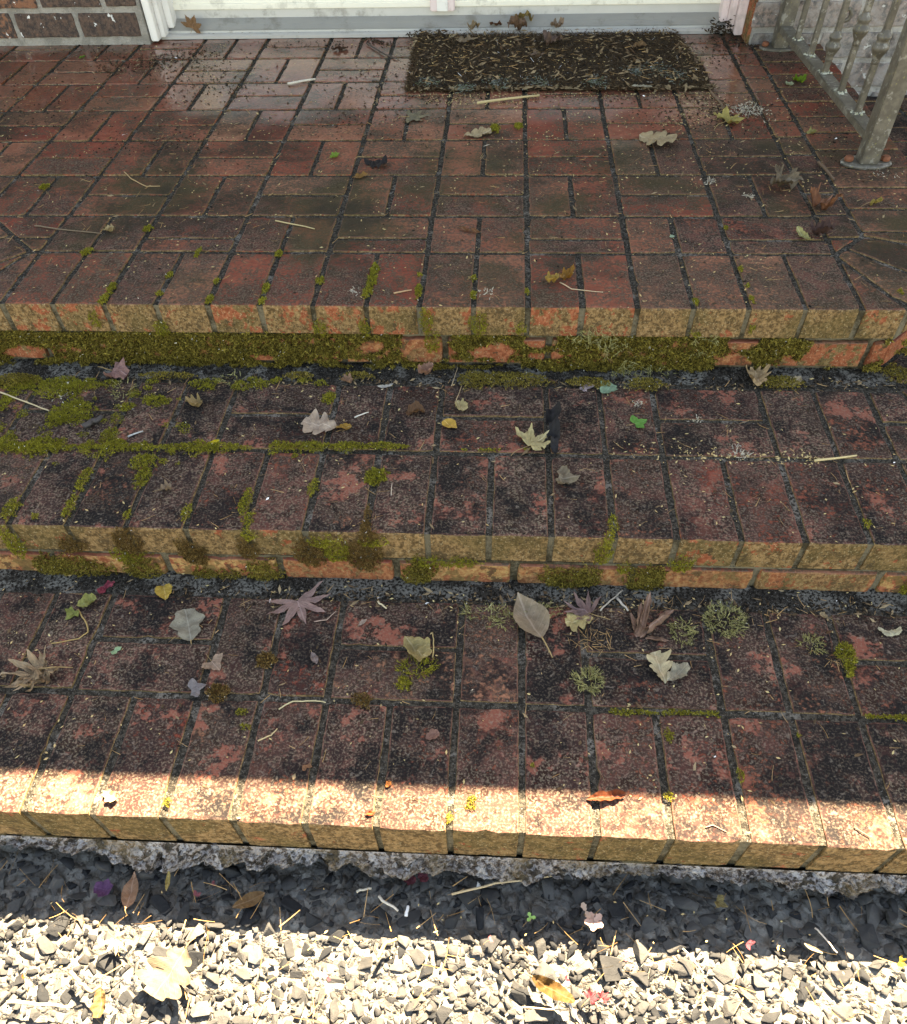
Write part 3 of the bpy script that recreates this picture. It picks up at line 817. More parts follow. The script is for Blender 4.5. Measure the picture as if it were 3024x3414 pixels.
pts = np.column_stack([pp, .0025+.0095*rim+rng.uniform(0, .008, n)*(.5+.5*np.array([mnoise.noise((q[0]*14, q[1]*14, 0)) for q in pp]))])
V, F = strand_set(pts, dd, rng.uniform(.005, .019, n), .0012)
o = obj('fibre_pile', mesh_np('fibre_pile', V, F), M_COIR, mat_o); o.location = -mat_o.location; o['kind'] = 'stuff'
# pale mould on the pile
M_MOULD = mat_island('mould', [(.20, .22, .22), (.12, .13, .12), (.28, .29, .30), (.10, .13, .07)], .95)
pts = []
for (u, v, s) in ((1665, 275, 34), (1430, 268, 26), (1985, 268, 30), (2190, 225, 40), (2250, 250, 34), (1550, 290, 25), (1800, 270, 30), (2120, 235, 30)):
    c = at(u, v, z=.02)
    for k in range(160):
        pts.append((c[0]+rng.normal(0, s/1100*.7), c[1]+rng.normal(0, s/1100*.8), .0165+rng.uniform(0, .006)))
dd = rng.normal(size=(len(pts), 3)); dd[:, 2] *= .3; dd /= np.linalg.norm(dd, axis=1)[:, None]
V, F = strand_set(pts, dd, rng.uniform(.003, .009, len(pts)), .0014)
o = obj('mould', mesh_np('mould', V, F), M_MOULD, mat_o); o.location = -mat_o.location; o['kind'] = 'stuff'

# ================================================================ moss
def tuft_mesh(P, N, size, spread=.8):
    """one small star of blades at every point"""
    P = np.asarray(P); N = np.asarray(N); n = len(P); size = (np.asarray(size)*np.ones(n)).reshape(-1, 1)
    V = []; F = []; b = 0
    for k in range(4):
        d = N+rng.normal(0, spread, (n, 3)); d /= np.linalg.norm(d, axis=1)[:, None]+1e-9
        s = np.cross(d, rng.normal(size=(n, 3))); s /= np.linalg.norm(s, axis=1)[:, None]+1e-9
        L = size*rng.uniform(.6, 1.3, (n, 1)); w = L*.23
        base = P+rng.normal(0, .25, (n, 3))*size
        V += [base-s*w, base+s*w, base+d*L]
    V = np.stack(V, 1).reshape(-1, 3)
    F = np.arange(n*12).reshape(-1, 3)
    return V, F
class Moss:
    def __init__(s): s.P = []; s.N = []; s.S = []
    def dome(s, c, ex, ey, ez, ru, rv, h, dens=1.0, size=.0026, patch=None):
        """a cushion: ellipse ru x rv on the plane (ex, ey), height h along ez"""
        ar = math.pi*ru*rv; n = int(ar/(.0017**2)*dens*.9)+6
        a = rng.uniform(0, 2*math.pi, n); r = np.sqrt(rng.uniform(0, 1, n))
        x = r*np.cos(a); y = r*np.sin(a)
        nz = np.array([mnoise.noise((c[0]*50+i*ru*160, c[1]*50+j*rv*160, c[2]*60)) for i, j in zip(x, y)])
        keep = r < .80+.5*nz; x, y, r, nz = x[keep], y[keep], r[keep], nz[keep]
        hh = h*np.sqrt(np.clip(1-r**2, 0, 1))*(1+.5*nz)
        c, ex, ey, ez = map(np.array, (c, ex, ey, ez))
        s.P.append(c+np.outer(x*ru, ex)+np.outer(y*rv, ey)+np.outer(hh, ez))
        nn = np.outer(x*.6, ex)+np.outer(y*.6, ey)+np.outer(np.ones(len(x)), ez)
        s.N.append(nn/np.linalg.norm(nn, axis=1)[:, None]); s.S.append(np.full(len(x), size)*rng.uniform(.7, 1.3, len(x)))
    def add(s, P, N, S): s.P.append(np.asarray(P)); s.N.append(np.asarray(N)); s.S.append(np.asarray(S))
    def build(s, name, mat, parent=None, spread=.8):
        P = np.concatenate(s.P); c = P.mean(0)*0
        V, F = tuft_mesh(P, np.concatenate(s.N), np.concatenate(s.S), spread)
        return obj(name, mesh_np(name, V, F), mat, parent)
def px_m(u, v, plane):
    a = at(u-5, v, **plane); b = at(u+5, v, **plane); return np.linalg.norm(b-a)/10
def ell(m, u, v, ru, rv, plane, h=.006, dens=1.0, size=.0026):
    c = at(u, v, **plane); k = np.linalg.norm(at(u+1, v, **plane)-c)
    if 'z' in plane:
        kv = np.linalg.norm(at(u, v-1, **plane)-c); m.dome(c+np.array((0, 0, -.001)), X_, Y_, Z_, ru*k, rv*kv, h, dens, size)
    else:
        kv = abs(at(u, v-1, **plane)[2]-c[2]); m.dome(c+np.array((0, .002, 0)), X_, Z_, (0, -1, 0), ru*k, rv*kv, h, dens, size)
PL, P2, P3 = dict(z=0.0), dict(z=Z2), dict(z=Z3)
F1, F2, F3 = dict(y=0.0), dict(y=Y2), dict(y=Y3)
SC = .0060
# -- the carpet on the riser under the landing
gaps = [(95, 1200, 75, 33), (885, 1222, 42, 22), (1240, 1165, 42, 26), (1418, 1172, 88, 64), (1612, 1190, 52, 30), (1672, 1192, 36, 35), (1800, 1150, 60, 28), (1815, 1205, 60, 18), (2470, 1245, 70, 45), (2740, 1200, 70, 70), (2860, 1190, 150, 70), (2470, 1150, 60, 30), (40, 1240, 40, 20), (1180, 1235, 60, 18), (1560, 1235, 120, 14), (330, 1245, 60, 12)]
ms = Moss()
n = 85000
U = rng.uniform(-60, 3060, n); T = rng.uniform(0, 1, n)
keepP = []
for u, t in zip(U, T):
    top = 1113+.0085*u; v = top+t*150
    c = mnoise.noise((u*.009, v*.014, 1.7))*.55+mnoise.noise((u*.03, v*.04, 5))*.35
    g = min([((u-a)/rx)**2+((v-b)/ry)**2 for a, b, rx, ry in gaps]) if True else 9
    if g+c*1.1 < 1.0: continue
    edge = 1.0-.35*max(0, (u-2300)/700)
    if t > .86*edge+c*.35: continue
    if u > 2620 and c < .12: continue
    keepP.append((u, v, c))
K = np.array(keepP)
wx = np.array([at(a, 1160, y=0.0)[0] for a in K[:, 0]])
zz = -.060-.0705*((K[:, 1]-(1113+.0085*K[:, 0]))/125.0)
hill = np.array([mnoise.noise((a*95, b*95, 3)) for a, b in zip(wx, zz)])
bul = np.clip(.0085+.014*K[:, 2]+.009*hill, .0012, .024)
pp = np.column_stack([wx, .0085-bul*rng.uniform(.35, 1.0, len(K)), np.maximum(zz, Z2+.001)])
nn = np.tile(np.array([0, -1, .15]), (len(K), 1))+np.column_stack([hill*.5, 0*hill, np.roll(hill, 7)*.4]); nn = nn/np.linalg.norm(nn[0])
ms.add(pp, nn, rng.uniform(.0028, .0058, len(K)))
# foot of the riser, spilling on the tread
for (u, v, a, b) in ((1700, 1275, 150, 30), (1580, 1275, 60, 35), (1960, 1285, 90, 20), (2600, 1285, 90, 25), (2150, 1290, 80, 24), (60, 1275, 90, 22), (1190, 1262, 60, 14), (1000, 1262, 60, 14), (2985, 1255, 60, 30), (560, 1262, 110, 12)):
    ell(ms, u, v, a, b, P2, .012)
o = ms.build('riser_moss', M_MOSS); tag(o, 'dark brown-green moss carpeting the riser under the landing', 'moss', kind='stuff')
# -- moss hanging over the landing nose and in its joints
mg = Moss()
for (u, v, a, b) in ((319, 1060, 22, 36), (541, 1090, 34, 30), (1069, 1090, 30, 32), (1216, 1085, 22, 40), (1419, 1062, 26, 50), (1440, 1135, 34, 42), (1595, 1075, 34, 48), (1735, 1090, 26, 22), (2320, 1108, 22, 12), (2505, 1090, 12, 22), (1540, 1120, 14, 12)):
    ell(mg, u, v, a, b, F1, .010)
for (u, v, a, b) in ((292, 842, 20, 14), (371, 963, 14, 22), (346, 1000, 16, 18), (565, 921, 14, 13), (532, 981, 11, 12), (723, 939, 10, 12), (699, 1000, 14, 18), (930, 848, 15, 13), (887, 963, 15, 20), (875, 1006, 13, 13), (1066, 939, 18, 15), (1250, 900, 17, 24), (1240, 935, 19, 26), (1226, 975, 18, 28), (1395, 972, 12, 28), (1400, 920, 9, 9), (1577, 988, 11, 18), (1580, 930, 9, 11), (1756, 975, 8, 12), (2469, 900, 9, 10), (2318, 1007, 12, 13), (2505, 1000, 9, 18), (2492, 955, 6, 8), (150, 625, 18, 10), (495, 765, 18, 12), (660, 845, 8, 20), (2420, 762, 9, 7), (3000, 975, 12, 8)):
    ell(mg, u, v, a, b, PL, .004, 1.3, .0028)
# -- middle tread: the thick line along the joint and its outliers
for u in range(-10, 830, 22):
    w = 17+9*math.sin(u*.021)+7*math.sin(u*.067+1)
    if 300 < u < 345: w *= .5
    ell(mg, u+rnd(-6, 6), 1496+rnd(-4, 4)+.006*u, 22, max(9, w), P2, .009, .9)
for u in range(915, 1372, 20):
    w = 22-12*(u-915)/460+5*math.sin(u*.05)
    ell(mg, u, 1497+rnd(-4, 4), 20, max(6, w), P2, .009, .9)
for u in range(1470, 1760, 26):
    if random.random() < .5: ell(mg, u, 1502, 16, 5, P2, .003, .8)
for (u, v, a, b, h) in ((480, 1545, 55, 34, .006), (476, 1595, 30, 40, .004), (280, 1600, 24, 46, .005), (522, 1341, 46, 22, .006), (243, 1375, 85, 42, .005), (190, 1400, 40, 30, .004), (200, 1295, 95, 38, .006), (80, 1280, 70, 26, .006), (365, 1457, 38, 32, .005), (150, 1490, 70, 34, .006), (20, 1340, 30, 40, .004), (425, 1360, 30, 16, .004), (1045, 1627, 18, 36, .006), (20, 1480, 40, 30, .006), (545, 1540, 16, 10, .004), (985, 1520, 14, 10, .004), (820, 1680, 22, 60, .006), (832, 1735, 22, 30, .007), (40, 1700, 30, 42, .007), (2045, 1752, 20, 34, .007), (120, 1722, 14, 10, .004), (2890, 1748, 14, 16, .005), (625, 1710, 20, 36, .005), (425, 1720, 14, 20, .005), (235, 1690, 20, 44, .005)):
    ell(mg, u, v, a, b, P2, h, .9)
for (u, v, a, b) in ((45, 1800, 36, 62), (425, 1845, 60, 30), (1121, 1825, 55, 48), (1060, 1800, 40, 20), (2014, 1837, 36, 42), (2030, 1790, 20, 40), (1425, 1867, 62, 24), (1529, 1867, 90, 18), (2270, 1873, 52, 30), (1240, 1800, 60, 18), (3012, 1985, 42, 80), (830, 1775, 28, 30), (2080, 1885, 30, 24)):
    ell(mg, u, v, a, b, F2, .011)
for k in range(46):
    u, v = rng.uniform(-20, 620), rng.uniform(1285, 1560); a = rng.uniform(8, 30)
    ell(mg, u, v, a, a*rng.uniform(.4, .8), P2, .003, .55, .0022)
for k in range(30):
    u, v = rng.uniform(-20, 1100), rng.uniform(1268, 1300); a = rng.uniform(14, 44)
    ell(mg, u, v, a, a*.4, P2, .005, .7, .0026)
# thin moss line in the joint of the lowest step and in its sunny joints
for u in list(range(2040, 2185, 16))+list(range(2215, 2400, 16))+list(range(2895, 3040, 16)):
    ell(mg, u, 2376+.025*(u-2040)*.8+rnd(-3, 3), 15, 9+3*math.sin(u*.04), P3, .005, 1.1)
for (u, v, a, b) in ((2229, 2452, 18, 28), (2466, 2589, 14, 28), (2229, 2660, 19, 20), (1498, 2727, 13, 26), (1571, 2680, 20, 30), (559, 2679, 13, 22), (810, 2375, 26, 14), (820, 2425, 22, 14), (1775, 2555, 9, 9), (2660, 2452, 9, 9)):
    ell(mg, u, v, a, b, P3, .005, 1.1)
o = mg.build('joint_moss', M_MOSSG); tag(o, 'bright yellow-green moss cushions filling the mortar joints', 'moss', kind='stuff')
# -- dark and rusty clumps on the riser of the middle step
md = Moss()
for (u, v, a, b) in ((273, 1893, 125, 48), (180, 1880, 60, 40), (486, 1892, 64, 52), (425, 1960, 32, 60), (350, 1935, 60, 34), (778, 1934, 115, 42), (893, 1916, 66, 58), (690, 1920, 40, 38), (930, 1960, 40, 36), (1389, 1922, 46, 62), (1410, 1890, 50, 30), (1899, 1928, 80, 40), (1840, 1905, 46, 28), (1880, 1960, 50, 30), (1960, 1905, 50, 34), (2146, 1926, 72, 42), (2110, 1960, 40, 24), (2193, 1888, 26, 12), (2180, 1905, 40, 30), (75, 1920, 45, 22), (1960, 1960, 30, 20)):
    ell(md, u, v+6, a*1.1, b*1.3, F2, .013, 1.1, .0030)
o = md.build('clump_moss', M_MOSS); tag(o, 'dark moss clumps clinging under the nosing of the middle step', 'moss', kind='stuff')
mr = Moss()
for (u, v, a, b) in ((425, 1800, 52, 44), (632, 1825, 46, 42), (240, 1810, 50, 26), (826, 1822, 34, 40), (1033, 1836, 62, 48), (1215, 1845, 66, 54), (1225, 1775, 34, 40), (660, 1850, 40, 30)):
    ell(mr, u, v, a*1.05, b*1.1, F2, .011, 1.1, .0030)
for (u, v, a, b) in ((1225, 1728, 14, 50), (1220, 1760, 22, 20)):
    ell(mr, u, v, a, b, P2, .007)
o = mr.build('rusty_moss', M_MOSSB); tag(o, 'rust-brown moss tufts on the nosing of the middle step', 'moss', kind='stuff')
# -- feathery pale moss: long forked strands
def feather(name, label, spots, seed, group=None, kind=None, cat='moss', mat=None):
    P, D, L = [], [], []
    for (u, v, ru, rv, plane, num, ln) in spots:
        c = at(u, v, **plane); k = np.linalg.norm(at(u+1, v, **plane)-c)
        for i in range(num):
            a = rng.uniform(0, 6.28); r = math.sqrt(rng.random())
            if 'z' in plane:
                kv = np.linalg.norm(at(u, v-1, **plane)-c)
                q = c+np.array((math.cos(a)*r*ru*k, math.sin(a)*r*rv*kv, .001+.006*rng.random()*(1-r)))
                dv = np.array((math.cos(a)*.7+rng.normal(0, .6), math.sin(a)*.7+rng.normal(0, .6), rng.uniform(.05, .75)))
            else:
                q = c+np.array((math.cos(a)*r*ru*k, -.004-.010*rng.random(), math.sin(a)*r*rv*k*.8))
                dv = np.array((rng.normal(0, .8), -rng.uniform(.1, .9), rng.normal(-.25, .6)))
            dv /= np.linalg.norm(dv); l = ln*rng.uniform(.5, 1.3)
            P.append(q); D.append(dv); L.append(l)
            for s in range(7):      # side leaflets
                t = (s+1)/8; e = dv+rng.normal(0, .55, 3); e /= np.linalg.norm(e); P.append(q+dv*l*t); D.append(e); L.append(l*.30*(1-t*.5))
    V, F = strand_set(np.array(P), np.array(D), np.array(L), .0011, .35)
    c = V.mean(0); c[2] = V[:, 2].min()
    o = obj(name, mesh_np(name, V-c, F), mat or M_MOSSF); o.location = c
    return tag(o, label, cat, group, kind)
feather('feather_moss', 'pale yellow feathery moss sprays hanging over the upper riser', [(1985, 1105, 60, 40, F1, 46, .014), (2040, 1140, 60, 36, F1, 36, .014), (2110, 1215, 60, 40, F1, 30, .015), (1930, 1110, 50, 22, F1, 22, .013), (2350, 1118, 40, 20, F1, 18, .012), (2210, 1230, 40, 30, F1, 14, .012), (2340, 1160, 40, 36, F1, 14, .011), (410, 1300, 34, 30, P2, 30, .011), (775, 1268, 44, 20, P2, 26, .011), (2080, 1260, 40, 18, P2, 16, .012)], 1, kind='stuff')
feather('moss_spray', 'long loose spray of pale straggling moss below the middle nosing', [(1620, 2050, 85, 24, P3, 46, .016), (1690, 2075, 55, 26, P3, 30, .015)], 2)
feather('moss_spray', 'small upright moss spray right of the tan pointed leaf', [(1815, 2038, 46, 26, P3, 36, .012)], 3)
feather('moss_clump', 'large pale green moss clump under the middle nosing, right of the rolled brown leaf', [(2415, 2068, 66, 55, P3, 260, .010)], 4)
feather('moss_clump', 'dim olive moss clump just right of the rolled brown leaf', [(2276, 2110, 38, 44, P3, 90, .010)], 5)
feather('moss_clump', 'tiny straw-coloured moss tuft on dark brick near the right end of the lowest step', [(2705, 2148, 36, 26, P3, 60, .010)], 6)
feather('moss_clump', 'spiky yellow moss star straddling a joint on the lowest step', [(1960, 2271, 42, 34, P3, 120, .012)], 7)
feather('moss_clump', 'moss pad under the curled cream leaf on the lowest step', [(1392, 2228, 66, 26, P3, 120, .010)], 8, mat=M_MOSSG)
def pad(label, spots, mat):
    m = Moss()
    for (u, v, a, b, pl, h) in spots: ell(m, u, v, a, b, pl, h, 1.0, .0036)
    P = np.concatenate(m.P); c = P.mean(0); c[2] = P[:, 2].min(); m.P = [q-c for q in m.P]
    o = m.build('moss_clump', mat, None, 1.0); o.location = c; return tag(o, label, 'moss')
pad('brown-green moss lump hanging from a joint near the right end of the lowest step', [(2818, 2190, 34, 50, P3, .012), (2826, 2240, 14, 30, P3, .008)], M_MOSSG)
pad('small round moss button below the curled cream leaf', [(1346, 2284, 28, 26, P3, .009)], M_MOSSG)
pad('brownish moss button on the long mortar joint of the lowest step', [(1206, 2338, 38, 30, P3, .010)], M_MOSSB)
pad('rust-brown moss scrap on the joint at left of the lowest step', [(729, 2314, 44, 36, P3, .007)], M_MOSSB)
pad('straw-brown moss scrap behind the grey leaf flakes on the lowest step', [(887, 2205, 40, 28, P3, .007)], M_MOSSB)
pad('little olive moss ball left of the oak leaf on the middle step', [(1097, 1332, 24, 20, P2, .008)], M_MOSSG)
pad('thin olive moss scrap on the front bricks of the middle step', [(1255, 1590, 44, 34, P2, .004)], M_MOSSG)
for (u, v, w) in ((1650, 435, 'left'), (1728, 430, 'right')):
    pad('tiny green moss ball on the landing, the '+w+' one of two', [(u, v, 17, 12, PL, .010)], M_MOSSG)

# ================================================================ leaves
def shape_w(kind, t):
    if kind == 'oak': return (.30*max(0, math.sin(math.pi*t))**.55)*(.45+.75*abs(math.sin(t*10.2+.35))**.7)*(.6+.62*t)+.012
    if kind == 'blunt': return (.36*math.sin(math.pi*t**.8)**.6)*(1+.20*math.sin(t*15-.5))*(.55+.75*t)+.01
    if kind == 'birch': return .36*(math.sin(math.pi*t**.62))*(1+.10*math.sin(t*75))+.004
    if kind == 'ellipse': return .24*math.sin(math.pi*t)**.8+.004
    if kind == 'lance': return .19*math.sin(math.pi*t**.75)**1.1+.003
    if kind == 'long': return .085*math.sin(math.pi*t)**.6+.004
    return .3*math.sin(math.pi*t)
def leaf_strip(kind, NR=34, NC=7):
    V = []; F = []
    for i in range(NR):
        t = i/(NR-1); w = shape_w(kind, min(.999, max(.001, t)))
        for j in range(NC):
            s = 2*j/(NC-1)-1; V.append([s*w, t+abs(s)*w*(.15 if kind != 'oak' else .18), 0])
    for i in range(NR-1):
        for j in range(NC-1): F.append((i*NC+j, i*NC+j+1, (i+1)*NC+j+1, (i+1)*NC+j))
    return np.array(V), F
def leaf_palm(lobes, depth, spread, n=84, teeth=0.0):
    """star-shaped palmate leaf, centre near the stalk"""
    V = [[0, .22, 0]]; F = []; RINGS = 4
    for r in range(1, RINGS+1):
        for k in range(n):
            th = -spread+2*spread*k/(n-1); x = (k/(n-1))*lobes; f = abs((x % 1)-.5)*2
            env = .62+.38*math.cos(th*.55)
            rad = (1-depth*f**.75)*env*(1+teeth*math.sin(k*2.1))*.78
            rad *= r/RINGS
            V.append([math.sin(th)*rad, .22+math.cos(th)*rad, 0])
    for k in range(n-1): F.append((0, 1+k+1, 1+k))
    for r in range(RINGS-1):
        a, b = 1+r*n, 1+(r+1)*n
        for k in range(n-1): F.append((a+k, a+k+1, b+k+1, b+k))
    return np.array(V), F
def make_leaf(name, label, base, tip, kind, col, plane, curl=0.6, bend=.4, fold=0.0, stem=0.0, lift=.0015, tilt=0.0, crumple=.05, wide=1.0, cat='leaf', group=None, stemdir=None):
    p0, p1 = at(base[0], base[1], **plane), at(tip[0], tip[1], **plane)
    d = p1-p0; L = float(np.linalg.norm(d))*(1.3 if kind in ('jmaple', 'maple') else 1.05); ang = math.atan2(d[1], d[0])-math.pi/2
    if kind == 'jmaple': V, F = leaf_palm(7, .66, 2.15, 99)
    elif kind == 'maple': V, F = leaf_palm(5, .45, 2.0, 81, .05)
    elif kind == 'ivy': V, F = leaf_palm(3, .42, 1.9, 70)
    elif kind == 'pair': V, F = leaf_palm(2, .55, 1.5, 60, .04)
    else: V, F = leaf_strip(kind)
    V[:, 0] *= wide
    if kind in ('jmaple', 'maple', 'ivy', 'pair'): curl *= .45; bend *= .5; fold *= .35; crumple *= .8
    else: curl *= .8; bend *= .7
    x, y = V[:, 0].copy(), V[:, 1].copy()
    sd = random.random()*50
    if curl:                                   # roll about the midrib
        Rr = 1/(abs(curl)*2.2); a = x/Rr; V[:, 0] = Rr*np.sin(a); zc = Rr*(1-np.cos(a))*np.sign(curl)
    else: zc = 0*x
    zf = fold*np.abs(x)
    yb = y-.45
    V[:, 2] = zc+zf+bend*yb*yb+np.array([mnoise.noise((a*4+sd, b*4, sd)) for a, b in zip(x, y)])*crumple*2+np.array([mnoise.noise((a*13+sd, b*13, sd)) for a, b in zip(x, y)])*crumple*.7
    if abs(tilt) > 0: V[:, 2] += tilt*(y-.5)+tilt*.6*x
    V[:, 2] -= V[:, 2].min()
    V -= np.array([0, .0, 0])
    me = mesh_np(name, V, F, True)
    o = obj(name, me, M_LEAF); o.scale = (L, L, L)
    o.rotation_euler = (0, 0, ang); o.location = p0+np.array((0, 0, lift)); o.color = tuple(c_*.8 for c_ in col)+(1,)
    tag(o, label, cat, group)
    if stem:
        z0 = float(V[np.argmin(np.abs(x)+np.abs(y)), 2])
        sx = stemdir if stemdir is not None else random.uniform(-.3, .3)
        pts = [(0, .22 if kind in ('jmaple', 'maple', 'ivy', 'pair') else .02, z0+.012)]+[(sx*stem*t*t, -stem*t, z0*(1-t)+.012+.05*math.sin(t*3)) for t in np.linspace(.1, 1, 8)]
        s = MB().tube(pts, .014, 5, .010).build('stem', M_STEM, o, 0, True)
    return o
TAN, PTAN, BRN, DBR = (.42, .30, .20), (.55, .42, .26), (.24, .13, .07), (.11, .065, .045)
CREAM, GREY, PINK, MAUVE = (.60, .52, .36), (.20, .18, .14), (.42, .24, .21), (.30, .19, .18)
YEL, LGRN, BLK, GOLD = (.62, .42, .10), (.28, .36, .16), (.035, .033, .035), (.50, .32, .10)
